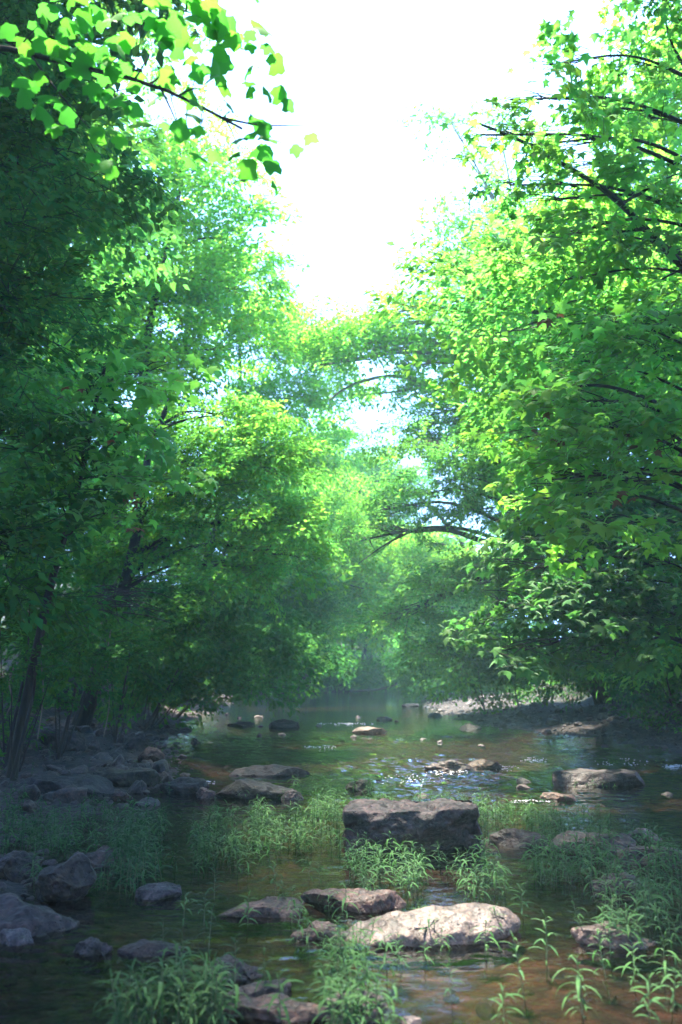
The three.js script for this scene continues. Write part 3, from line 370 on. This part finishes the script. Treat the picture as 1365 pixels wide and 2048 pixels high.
{ const d = 11, t = (x, y, q = d) => at(x, y, q), bl = [B(1260, 120, 110, 60, d), B(1160, 210, 110, 45, d), B(1280, 230, 100, 60, d), B(1060, 290, 90, 40, d), B(1180, 330, 120, 50, d), B(1290, 370, 110, 60, d), B(1090, 400, 90, 40, d), B(1200, 460, 120, 45, d), B(1310, 500, 90, 60, d), B(1020, 370, 60, 30, d), B(960, 270, 60, 26, d, .7), B(1100, 130, 70, 40, d, .7), B(1330, 40, 100, 80, d), B(1080, 490, 80, 40, d + .6), B(1020, 200, 50, 26, d, .6), B(1130, 560, 100, 40, d + .6), BW(3, 15, -6.8, 2.2, 1.6, 2), BW(5.4, 13, -6.6, 2.2, 2, 2.2)];  // last two crown masses, out of view, added to shade the foreground
  const T = tree('maple_tree', 'tall maple whose long slanting branch carries sunlit leaves toward the sky gap', { foot: [6.9, -11.4], trunk: [V(6.6, 3.5, -11.2), V(6.2, 7, -11.1), V(5.7, 11, -10.8), V(5.2, 14, -10)], r0: .26, r1: .07, seed: 10, kind: 'maple', density: 3.4, gaps: .22, tint: [1.1, 1.06, .9],
  limbs: [[.085, t(1500, 640), t(1365, 530), t(1290, 457), t(1220, 388), t(1110, 320), t(1030, 276), t(945, 243)], [.035, t(1290, 457), t(1230, 470), t(1168, 524)], [.03, t(1110, 320), t(1118, 285), t(1128, 270)], [.03, t(1240, 410), t(1350, 350), t(1400, 340)], [.05, t(1450, 620), t(1380, 540), t(1310, 565)], [.05, t(1500, 320), t(1345, 90), t(1325, 0)]], blobs: bl });
  looseLeaves(T, 'maple', leafNear, 280, bl.slice(0, 14).map((b) => [b.c.clone().add(V(-.2, 0, b.r[2] * .8)), b.r[0], b.r[1], b.r[0] * b.r[1]]), .17, 63); }
{ const d = 9.6, t = (x, y, q = d) => at(x, y, q), bl = [B(1190, 640, 110, 36, d), B(1290, 700, 100, 60, d), B(1120, 800, 100, 50, d), B(1070, 870, 70, 36, d), B(1210, 850, 110, 50, d), B(1120, 950, 90, 45, d), B(1230, 960, 90, 50, d), B(1170, 1050, 80, 36, d), B(1320, 880, 80, 80, d), B(1050, 1000, 50, 40, d + .5), B(1330, 640, 80, 60, d), B(1150, 720, 80, 36, d + .3)];
  const T = tree('maple_tree', 'low spreading maple with clear yellow green lobed leaves above the gravel bar', { foot: [5.6, -10.6], trunk: [V(5.4, 2.2, -10.4), V(5, 4, -10.1), V(4.6, 6.2, -9.8)], r0: .17, r1: .04, seed: 11, kind: 'maple', density: 4.2, gaps: .2, tint: [1.15, 1.08, .85],
  limbs: [[.05, t(1480, 900), t(1300, 800), t(1180, 770), t(1080, 800)], [.04, t(1440, 940), t(1305, 850), t(1310, 900)], [.045, t(1480, 1000), t(1330, 940), t(1200, 950), t(1100, 960)]], blobs: bl });
  looseLeaves(T, 'maple', leafNear, 280, bl.map((b) => [b.c.clone().add(V(-.15, 0, b.r[2] * .8)), b.r[0], b.r[1], b.r[0] * b.r[1]]), .165, 64);
  looseLeaves(T, 'maple', deadLeaf, 18, [[t(1250, 1000, d - .5), .15, .12, 1], [t(1290, 890, d - .5), .2, .15, 1], [t(1100, 640, d - .5), .12, .1, 1], [t(1090, 860, d - .5), .2, .2, 1]], .13, 65); }
{ const d = 12.5; tree('shade_tree', 'leafy tree tinted dark as the deep shade under the low maple', { foot: [6.6, -13.4], trunk: [V(6.3, 2, -13.2), V(5.8, 4, -12.8), V(5.4, 5.6, -12.6)], r0: .2, r1: .05, seed: 12, kind: 'maple', density: 4, gaps: .12, tint: [.4, .48, .6],  // shade under the maple is painted into this dark leaf tint
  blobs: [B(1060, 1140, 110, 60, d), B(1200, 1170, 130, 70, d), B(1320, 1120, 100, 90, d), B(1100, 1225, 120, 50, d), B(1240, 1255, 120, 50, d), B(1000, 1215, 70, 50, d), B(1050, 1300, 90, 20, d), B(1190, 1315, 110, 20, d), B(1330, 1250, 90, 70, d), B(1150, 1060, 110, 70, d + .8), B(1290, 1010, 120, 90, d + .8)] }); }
tree('tall_tree', 'tall full tree standing behind both maples', { foot: [10.5, -18.5], trunk: [V(10.2, 6, -18.4), V(9.6, 11, -18), V(9, 15, -18)], r0: .32, r1: .07, seed: 13, kind: 'far', density: 3.4, scale: 1.25, tint: [1, 1.05, .95], blobs: [BW(8.2, 12, -18, 2.6, 2, 2.4), BW(6, 11, -18, 2, 1.6, 2), BW(8.4, 8.5, -18, 2.6, 2, 2.4), BW(6.2, 7.4, -18, 2, 1.8, 2), BW(8.6, 5, -18, 2.6, 2, 2.4), BW(6.6, 4, -18, 2, 1.6, 2), BW(9, 15.5, -18, 2.4, 2, 2.4), BW(8, 2.2, -17.6, 2.4, 1.3, 2), BW(10.5, 9, -17, 2.4, 4, 2.4), BW(3.7, 8.2, -14.4, 1.6, .9, 1.5), BW(5.7, 8, -14.4, 1.6, 1.1, 1.5), BW(4.6, 6.3, -14.2, 1.8, .9, 1.2)] });  // three nearer crown masses added to shade the tree under the low maple
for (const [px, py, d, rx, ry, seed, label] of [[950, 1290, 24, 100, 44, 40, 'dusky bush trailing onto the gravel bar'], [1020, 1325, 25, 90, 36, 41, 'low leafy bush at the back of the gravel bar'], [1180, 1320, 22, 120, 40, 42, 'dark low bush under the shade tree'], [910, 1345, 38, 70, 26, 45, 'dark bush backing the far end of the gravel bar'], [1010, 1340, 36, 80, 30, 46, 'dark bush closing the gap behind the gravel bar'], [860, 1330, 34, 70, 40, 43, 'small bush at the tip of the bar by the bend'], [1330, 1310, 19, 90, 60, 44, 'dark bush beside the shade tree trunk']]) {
  const c = at(px, py, d), x = c.x, gz = -d - .3; const fx = Math.max(x + .3, edge(ER, gz) + .6); tree('bush', label, { foot: [fx, gz], trunk: [V(x + .1, c.y * .6 + .3, gz), V(x, c.y, -d)], r0: .03, r1: .01, seed, kind: d < 14 ? 'mid' : 'far', density: 6, tint: [.34, .4, .5], scale: d < 20 ? .75 : .9, category: 'bush', boughs: false, blobs: [B(px, py, rx, ry, d), B(px + rx * .5, py + ry * .3, rx * .6, ry * .6, d - .4), B(px - rx * .5, py + ry * .3, rx * .6, ry * .6, d + .3), B(px, py + ry * .85, rx * .85, ry * .45, d)], limbs: [[.025, V(fx, ground(fx, gz) + .1, gz), at(px - rx * .4, py + ry * .2, d)]] }); }  // bush tint darkened to carry the shade under the canopy

// ------------------------------------------------------------------ overhanging branch near the viewer, and the canopy it belongs to
{ const d = 3.7, t = (x, y, q = d) => at(x, y, q);
  const T = tree('tulip_tree', 'tulip tree reaching one leafy branch across the top of the view', { foot: [-4.6, -3.4], trunk: [V(-4.5, 3, -3.4), V(-4.3, 7, -3.5), V(-4, 12, -4), V(-3.6, 15, -4.6)], r0: .24, r1: .07, seed: 14, kind: 'tulip', density: 3.2, gaps: .1, tint: [1, 1, .95],
  limbs: [[.036, V(-4.4, 4.2, -3.5), t(-60, 92), t(0, 95), t(150, 132), t(300, 168), t(410, 218), t(485, 258)], [.008, t(320, 172), t(345, 225), t(372, 290)], [.008, t(270, 160), t(288, 130), t(298, 112)], [.008, t(300, 168), t(318, 155), t(316, 130)], [.007, t(410, 218), t(450, 240), t(482, 308)], [.007, t(360, 190), t(388, 178), t(415, 182)], [.008, t(60, 108), t(130, 200), t(210, 290)], [.008, t(440, 235), t(520, 250), t(640, 250)], [.007, t(38, 98), t(60, 70), t(82, 48)]],
  blobs: [BW(-5.2, 13.5, -4, 2, 1.8, 2.2), BW(-4.6, 10.5, -3, 2.4, 1.8, 2.4), BW(-3.2, 11.5, -1, 2.6, 1.8, 2.4), BW(-4.2, 7.4, -2.6, 1.6, 1.4, 1.8), BW(-.6, 13, -.6, 2.4, 1.4, 2.2)] });
  looseLeaves(T, 'tulip', leafTulip, 190, [[t(430, 40), .2, .14, 2.2], [t(350, 20), .2, .1, 1.6], [t(60, 150), .2, .14, 1.5], [t(470, 90), .16, .2, 1.2], [t(610, 255), .06, .05, .2], [t(120, 110), .3, .16, 2.5], [t(220, 190), .28, .12, 2.5], [t(300, 60), .4, .2, 4], [t(180, 50), .3, .15, 2], [t(400, 110), .35, .25, 3], [t(470, 250), .28, .2, 3], [t(90, 190), .25, .2, 1.5], [t(225, 290), .12, .14, 1.2], [t(520, 130), .14, .14, .7], [t(550, 265), .1, .06, .4], [t(510, 340), .1, .1, .7], [t(40, 50), .3, .2, 2]], .098, 66); }
tree('tall_tree', 'unseen tall tree added beside the viewer to shade the near weeds', { foot: [6.8, -2.6], trunk: [V(6.6, 5, -2.8), V(6, 10, -3.2), V(5, 14, -4)], r0: .3, r1: .07, seed: 15, kind: 'maple', density: 3.2, gaps: .1, blobs: [BW(4.6, 12.5, -4.4, 2.6, 1.8, 2.6), BW(2.6, 15, -7.8, 1.7, 1.3, 2), BW(2.6, 14.5, -5.4, 2.4, 1.6, 2.2), BW(5, 10, -1.8, 2.6, 2, 2.6), BW(3, 12.5, -1, 2.6, 1.8, 2.4), BW(6, 8, -4.4, 1.8, 1.8, 2)] });  // out of view, crown masses placed to shade the near weeds

for (const [foot, seed, label, tint, blobs] of [
  [[-6.6, -38], 70, 'bright leaning tree reaching over the still pool before the bend', [1.2, 1.1, .95], [[640, 960, 70, 50], [690, 1040, 70, 50], [630, 1120, 80, 60], [720, 1110, 60, 50], [670, 1190, 80, 50], [590, 1040, 80, 60], [560, 1150, 80, 60], [740, 1180, 50, 40], [610, 1240, 90, 40]]],
  [[7.4, -39], 71, 'yellow green tree hanging over the pool from the tip of the bar', [1.3, 1.15, .9], [[800, 1100, 60, 40], [870, 1090, 60, 40], [780, 1170, 60, 40], [850, 1160, 70, 40], [920, 1150, 60, 50], [800, 1230, 60, 36], [870, 1240, 60, 40], [950, 1220, 60, 50]]],
]) { const d = -foot[1], bl = blobs.map(([x, y, a, b]) => B(x, y, a, b, d)); tree('leaning_tree', label, { foot, trunk: [V(foot[0] * .97, 4, -d), V(foot[0] * .8, 7.5, -d), V(foot[0] * .5, 10, -d)], r0: .24, r1: .06, seed, kind: 'far', density: 3.4, scale: 1.15, gaps: .15, tint, blobs: bl }); }
// trees added behind the viewer and along both banks to shade the shallows
for (const [x, z, seed, label, blobs] of [
  [-7, 5, 50, 'unseen shade tree added behind the viewer on the rubble bank side', [[-6, 4, 4.5, 3, 2.6, 3], [-5.5, 9, 4.5, 3.4, 3, 3.2], [-4, 13, 4, 3, 2.4, 3]]],
  [0, 9, 51, 'unseen broad tree added behind the viewer to shade the creek', [[0, 4, 9, 3.6, 2.8, 3], [-.5, 9, 8, 3.6, 3, 3.2], [.5, 13.5, 5, 3.2, 2, 3], [.2, 14, 1, 3, 1.5, 2.8], [-.2, 14.5, -1.2, 2.8, 1.4, 2.4], [2.4, 13.5, -1, 2.6, 1.6, 2.6], [-3, 14, 0, 2.6, 1.6, 2.8], [-1, 14.5, 3.6, 3, 1.6, 2.6], [2.6, 14.5, -4, 2.2, 1.4, 2.2]]],
  [8, 6, 52, 'unseen shade tree added behind the viewer on the gravel bar side', [[6.5, 4, 5.5, 3.2, 2.8, 3], [6, 9, 5, 3.4, 3, 3.2], [4.5, 13, 3.5, 3, 2.2, 3]]],
  [-8.5, -3.5, 53, 'unseen thick tree added beside the tulip tree to block side light', [[-7.5, 3.5, -3.5, 2.4, 2.6, 3], [-7.5, 8, -3.5, 2.6, 2.8, 3], [-7.5, 12, -4, 2.6, 2.4, 3]]],
  [10, -6, 54, 'unseen thick tree added beside the low maple to block side light', [[8.8, 3.5, -6, 2.4, 2.6, 3], [8.8, 8, -6, 2.6, 2.8, 3]]],
  [8, -8.4, 47, 'unseen tall tree added on the maple side to block sun over the shallows', [[1.8, 15.7, -9.4, 1.7, 1.2, 1.4], [1.4, 15.4, -6.6, .9, 1, 1], [-.9, 16, -11.2, .9, .9, .8], [1, 15.8, -10.3, .7, .9, .7], [2.5, 15, -7.4, 2, 1.3, 1.9], [4.4, 15.6, -8.6, 1.8, 1.5, 1.8], [5, 13.6, -5.6, 2.2, 1.8, 2.2]]],
  [-7, -6, 48, 'unseen tall tree added on the rubble bank side to block sun over the shallows', [[-5.2, 15.6, -10.8, 1.5, 1.3, 2], [-4.1, 15.2, -8, 1.2, 1.2, 1.1], [-3.6, 15.2, -7.2, .8, .9, .8], [-5.6, 15.4, -8.6, 2, 1.6, 2.2], [-4.6, 16, -13, 1.6, 1.1, 1.6], [-6.6, 15.4, -11.6, 2.6, 1.6, 2.2]]],
  [-9.5, -14.5, 55, 'tall tree added on the rubble bank slope to shade the bushes and riffle', [[-6.3, 11.6, -15.6, 2.2, 1.4, 2.4], [-8.8, 12.4, -14.2, 2.4, 1.8, 2.6], [-7.6, 15.5, -16, 2.6, 1.6, 2.4], [-3.5, 19.4, -16.4, 1.8, 1.1, 1.5], [-9.5, 5, -14, 2, 2.4, 2.4]]],
]) tree('added_bank_tree', label, { foot: [x, z], trunk: [V(x, 5, z), V(x, 9, z), V(lerp(x, 0, .15), 13, z)], r0: .3, r1: .07, seed, kind: seed < 55 ? 'roof' : 'far', density: seed < 49 ? 2.2 : seed < 55 ? 1.3 : 1.9, gaps: .05, tint: seed < 55 ? [.26, .26, .3] : [.6, .65, .7], scale: seed < 55 ? 1 : 1.7, blobs: blobs.map((b) => BW(...b)) });  // added crowns shaped to block sun and sky, leaves tinted dark

{ // leafy ground cover of both banks
  const r = rng(83), m = new THREE.Matrix4(), q = new THREE.Quaternion(), e = new THREE.Euler(), l = []; let guard = 0;
  while (l.length < 1700 && guard++ < 60000) { const z = -lerp(7, 62, r()), left = r() < .55, x = left ? edge(EL, z) - 1.2 - 7 * r() ** 1.5 : edge(ER, z) + .8 + 7 * r() ** 1.5, s = shore(x, z), d = Math.max(s.l, s.r); if (d < (left ? (z > -21 ? 2.6 : .6) : (z < -18 && z > -42 ? 3.4 : .6)) || Math.abs(x) > -z * .6) continue; l.push([x, z]); }
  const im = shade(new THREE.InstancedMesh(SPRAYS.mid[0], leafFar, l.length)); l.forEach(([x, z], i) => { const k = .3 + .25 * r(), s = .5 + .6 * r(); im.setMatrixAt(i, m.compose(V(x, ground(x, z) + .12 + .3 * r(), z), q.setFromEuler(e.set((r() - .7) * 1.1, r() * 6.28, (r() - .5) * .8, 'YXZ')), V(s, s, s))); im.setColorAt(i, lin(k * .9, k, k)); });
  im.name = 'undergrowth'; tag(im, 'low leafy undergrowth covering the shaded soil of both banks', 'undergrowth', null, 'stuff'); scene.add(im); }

// ------------------------------------------------------------------ hanging vines, driftwood
for (const [px, y0, y1, d, label] of [[84, 1180, 1478, 11, 'thin grey vine hanging straight down beside the tipped boulder'], [216, 1250, 1474, 14, 'thin vine dangling over the tip of the rubble bank'], [22, 1330, 1430, 10, 'short pale vine hanging at the dark bank']]) { const o = mesh('hanging_vine', tube([at(px + 8, y0, d), at(px - 3, lerp(y0, y1, .35), d), at(px + 3, lerp(y0, y1, .7), d), at(px - 8, y1, d)], .012, .008, 18, 5, px), paleBark); tag(o, label, 'vine'); }
{ const r = rng(81), gs = []; for (let i = 0; i < 46; i++) { const a = at(170 + 90 * r(), 1165 + 60 * r(), 10.4 + r() * .6), b = a.clone().add(V((r() - .25) * 1.1, (r() - .6) * .5, (r() - .5) * .5)); gs.push(tube([a, a.clone().lerp(b, .5).add(V(0, .08 * r(), 0)), b], .009, .003, 6, 4, i)); }
  tag(mesh('twig_tangle', mergeGeometries(gs), barkMat), 'tangle of dead brown twigs caught against the leaning sapling', 'twigs'); }
{ const o = mesh('fallen_limb', tube([onLevel(700, 1386).add(V(0, .1, 0)), at(760, 1378, 46), at(800, 1366, 46.5), at(824, 1354, 47)], .09, .04, 12, 7, 3), barkMat); tag(o, 'fallen limb slanting into the far pool at the bend', 'fallen limb'); }

// ------------------------------------------------------------------ water weeds
function bladeGeometry(L, w, bend, twist) { // a willow like leaf along +z
  const n = 5, p = [], c = [], idx = []; for (let i = 0; i <= n; i++) { const t = i / n, ww = w * Math.sin(Math.PI * Math.min(1, .12 + t * .88)) ** .8 * (t > .98 ? .05 : 1), z = L * Math.sin(t * bend) / bend, y = L * (Math.cos(t * bend) - 1) / bend, a = twist * t; for (const s of [-1, 0, 1]) { p.push(s * ww * Math.cos(a), y + (s ? .25 * ww : 0) + s * ww * Math.sin(a), z); c.push(1, 1, 1); } if (i) { const k = i * 3; for (const q of [0, 1]) idx.push(k + q - 3, k + q, k + q - 2, k + q - 2, k + q, k + q + 1); } }
  const g = new THREE.BufferGeometry(); g.setAttribute('position', new THREE.Float32BufferAttribute(p, 3)); g.setAttribute('color', new THREE.Float32BufferAttribute(c, 3)); g.setIndex(idx); g.computeVertexNormals(); return g;
}
const blades = []; for (let i = 0; i < 6; i++) { const g = bladeGeometry(.09 + .013 * i, .0056 + .0005 * i, .7 + .22 * i, (i - 2.5) * .2), k = .8 + .08 * i, c = g.attributes.color; for (let q = 0; q < c.count; q++) c.setXYZ(q, k * (.9 + .06 * (i % 3)), k, k * (1 - .08 * (i % 3))); blades.push(g); }
const stemG = (() => { const g = tube([V(0, -.12, 0), V(.006, .1, .004), V(0, .36, 0)], .0042, .0025, 6, 5, 2); g.setAttribute('color', new THREE.Float32BufferAttribute(new Array(g.attributes.position.count * 3).fill(.8), 3)); return g; })();
const PLANTS = []; // leaf placements of five plants
for (let v = 0; v < 5; v++) { const r = rng(900 + v), list = []; for (let k = 0; k < 8; k++) { const y = .1 + .26 * (k / 7) ** .9, s = k < 7 ? .75 + .5 * Math.sin(k / 7 * 3) : .6; for (const q of [0, 1]) list.push([Math.floor(r() * 6), V(0, y + .006 * q, 0), k * 1.9 + q * 3.14 + (r() - .5) * .8, (k == 7 ? -1.1 : -.55) + (r() - .5) * .7, s * (.75 + .5 * r())]); } PLANTS.push(list); }
const place = (o, [b, p, yaw, pitch, s]) => { o.position.copy(p); o.rotation.set(pitch, yaw, 0, 'YXZ'); o.scale.setScalar(s); return o; };
const foliageG = PLANTS.map((l) => mergeGeometries(l.map((q) => { const o = place(new THREE.Object3D(), q); o.updateMatrix(); return blades[q[0]].clone().applyMatrix4(o.matrix); })));
const wholeG = foliageG.map((g) => mergeGeometries([g, (() => { const s = stemG.clone(); s.deleteAttribute('uv'); return s; })()]));
const stemMat = new THREE.MeshPhysicalMaterial({ color: lin(.1, .13, .05), vertexColors: true, roughness: .7 });
{
  const r = rng(95), spots = []; // px, py of the foot, size
  let where = ''; const patch = (x0, x1, y0, y1, n, s = 1, clump = .5) => { let k = 0, g = 0; while (k < n && g++ < n * 12) { const px = lerp(x0, x1, r()), py = lerp(y0, y1, r() ** .8), p = onLevel(px, py); if (noise(p.x * 1.4, 50, p.z * 1.4) < (r() - .5) * 1.2 - clump + .3) continue; spots.push([p.x, p.z, s * (.44 + .38 * r()), where]); k++; } };
  where = 'in the dense carpet below the rubble bank'; patch(0, 330, 1632, 1725, 150); patch(230, 540, 1650, 1752, 130); patch(500, 690, 1630, 1705, 75); where = 'in the bright row behind the squared slab'; patch(640, 800, 1612, 1640, 40, .95); patch(800, 940, 1606, 1625, 22, .9); patch(930, 1060, 1625, 1665, 52); patch(1040, 1220, 1640, 1690, 70); where = 'in the thicket round the long rounded rocks'; patch(1040, 1260, 1710, 1770, 60); patch(1190, 1365, 1680, 1800, 60); patch(1200, 1365, 1790, 1895, 34);
  where = 'between the squared slab and the pale boulder'; patch(700, 1000, 1715, 1800, 75, .95); where = 'at the near foot of the pale boulder'; patch(640, 890, 1880, 1950, 26, .8); where = 'in the clump beside the flat reddish slab'; patch(225, 450, 1985, 2075, 60, 1.05); where = 'beside the broken pale ledge'; patch(640, 790, 1985, 2075, 30, .95); where = 'between the mossy boulders and the broad boulder'; patch(60, 200, 1745, 1790, 14, .8); patch(200, 330, 1740, 1790, 22); where = 'rooted on the riffle rocks'; patch(440, 680, 1560, 1604, 20, .8); patch(1130, 1250, 1560, 1574, 26, .55); patch(700, 750, 1578, 1590, 12, .8);
  where = 'standing by itself in open brown water'; for (const [px, py, s] of [[555, 1790, 1], [572, 1815, .9], [620, 1760, .9], [640, 1765, .8], [692, 1840, 1], [660, 1822, .8], [430, 1800, 1], [410, 1850, .9], [365, 1850, .9], [418, 1900, 1], [470, 1960, 1], [495, 1850, 1], [590, 1880, 1], [585, 1848, 1], [735, 1900, .9], [1045, 1830, 1], [1092, 1925, 1.1], [1050, 1985, 1.1], [1165, 2030, 1.1], [1170, 2040, .9], [1295, 2035, 1], [1215, 1960, 1], [1222, 1910, .9], [1270, 1960, .9], [1008, 2050, .8], [905, 2000, .8], [1160, 1850, .8], [970, 1910, .9], [985, 1870, .8], [840, 1850, .7], [870, 1855, .6], [1330, 1960, .9], [1340, 2020, 1], [560, 2040, 1], [530, 1990, .9], [330, 1900, .8], [1010, 1790, .8], [340, 1590, .8], [100, 1545, .8], [180, 1560, .7], [60, 1590, .9], [1165, 1880, .7], [620, 1900, .9], [680, 1935, .9], [1255, 1895, 1]]) { const p = onLevel(px, py); spots.push([p.x, p.z, s * .7, where]); }
  spots.sort((a, b) => b[1] - a[1]);
  const rest = [];
  spots.forEach(([x, z, s, w], i) => { const v = Math.floor(r() * 5), y = Math.max(ground(x, z), -.06);
    if (i >= 300) { rest.push([x, y, z, s, v]); return; }
    const o = thing('water_weed', `${s > .72 ? 'tall' : s > .58 ? 'middling' : 'short'} narrow leaved water weed ${w}`, 'water plant', V(x, y, z), 'water weeds in the shallows'); o.rotation.set((r() - .5) * .4, r() * 6.28, (r() - .5) * .4); o.scale.setScalar(s);
    mesh('stem', stemG, stemMat, o);
    if (i < 75) for (const q of PLANTS[v]) place(mesh('leaf', blades[q[0]], weedMat, o), q); else { mesh('foliage', foliageG[v], weedMat, o).userData.kind = 'stuff'; } });
  const m = new THREE.Matrix4(), q = new THREE.Quaternion(), e = new THREE.Euler(), all = thing('weed_carpet', 'carpet of narrow leaved green weeds spreading over the shallows', 'weeds', V(0, 0, 0)); all.userData.kind = 'stuff';
  for (let v = 0; v < 5; v++) { const l = rest.filter((a) => a[4] === v); if (!l.length) continue; const im = shade(new THREE.InstancedMesh(wholeG[v], weedMat, l.length)); im.name = 'foliage'; im.userData.kind = 'stuff'; l.forEach(([x, y, z, s], i) => { im.setMatrixAt(i, m.compose(V(x, y, z), q.setFromEuler(e.set((r() - .5) * .4, r() * 6.28, (r() - .5) * .4)), V(s, s, s))); const k = .8 + .5 * r(); im.setColorAt(i, lin(k, k, k * .9)); }); all.add(im); }
}
// white water where the riffle breaks
{ const r = rng(97), g = new THREE.IcosahedronGeometry(1, 1), l = []; const spot = (px, py, rx, ry, n) => { for (let i = 0; i < n; i++) { const a = r() * 6.28, q = r() ** .7, p = onLevel(px + Math.cos(a) * rx * q, py + Math.sin(a) * ry * q); l.push(p); } };
  spot(1345, 1533, 22, 5, 90); spot(640, 1494, 34, 2.5, 60); spot(1060, 1603, 40, 3, 60); spot(1070, 1520, 30, 6, 60); spot(900, 1545, 50, 5, 70); spot(820, 1560, 70, 12, 60); spot(1010, 1535, 30, 6, 40); spot(690, 1447, 60, 2, 50); spot(420, 1565, 12, 4, 14); spot(1240, 1525, 60, 8, 40);
  const im = shade(new THREE.InstancedMesh(g, foamMat, l.length)), m = new THREE.Matrix4(); l.forEach((p, i) => { const s = (.003 + .004 * r()) * (-p.z / 13); im.setMatrixAt(i, m.compose(V(p.x, waveHeight(p.x, p.z) + .002, p.z), new THREE.Quaternion(), V(s * (1.5 + 2 * r()), s * .5, s))); }); im.name = 'white_water'; tag(im, 'flecks of white foam where the riffle breaks', 'foam', null, 'stuff'); scene.add(im); }

renderer.render(scene, camera);
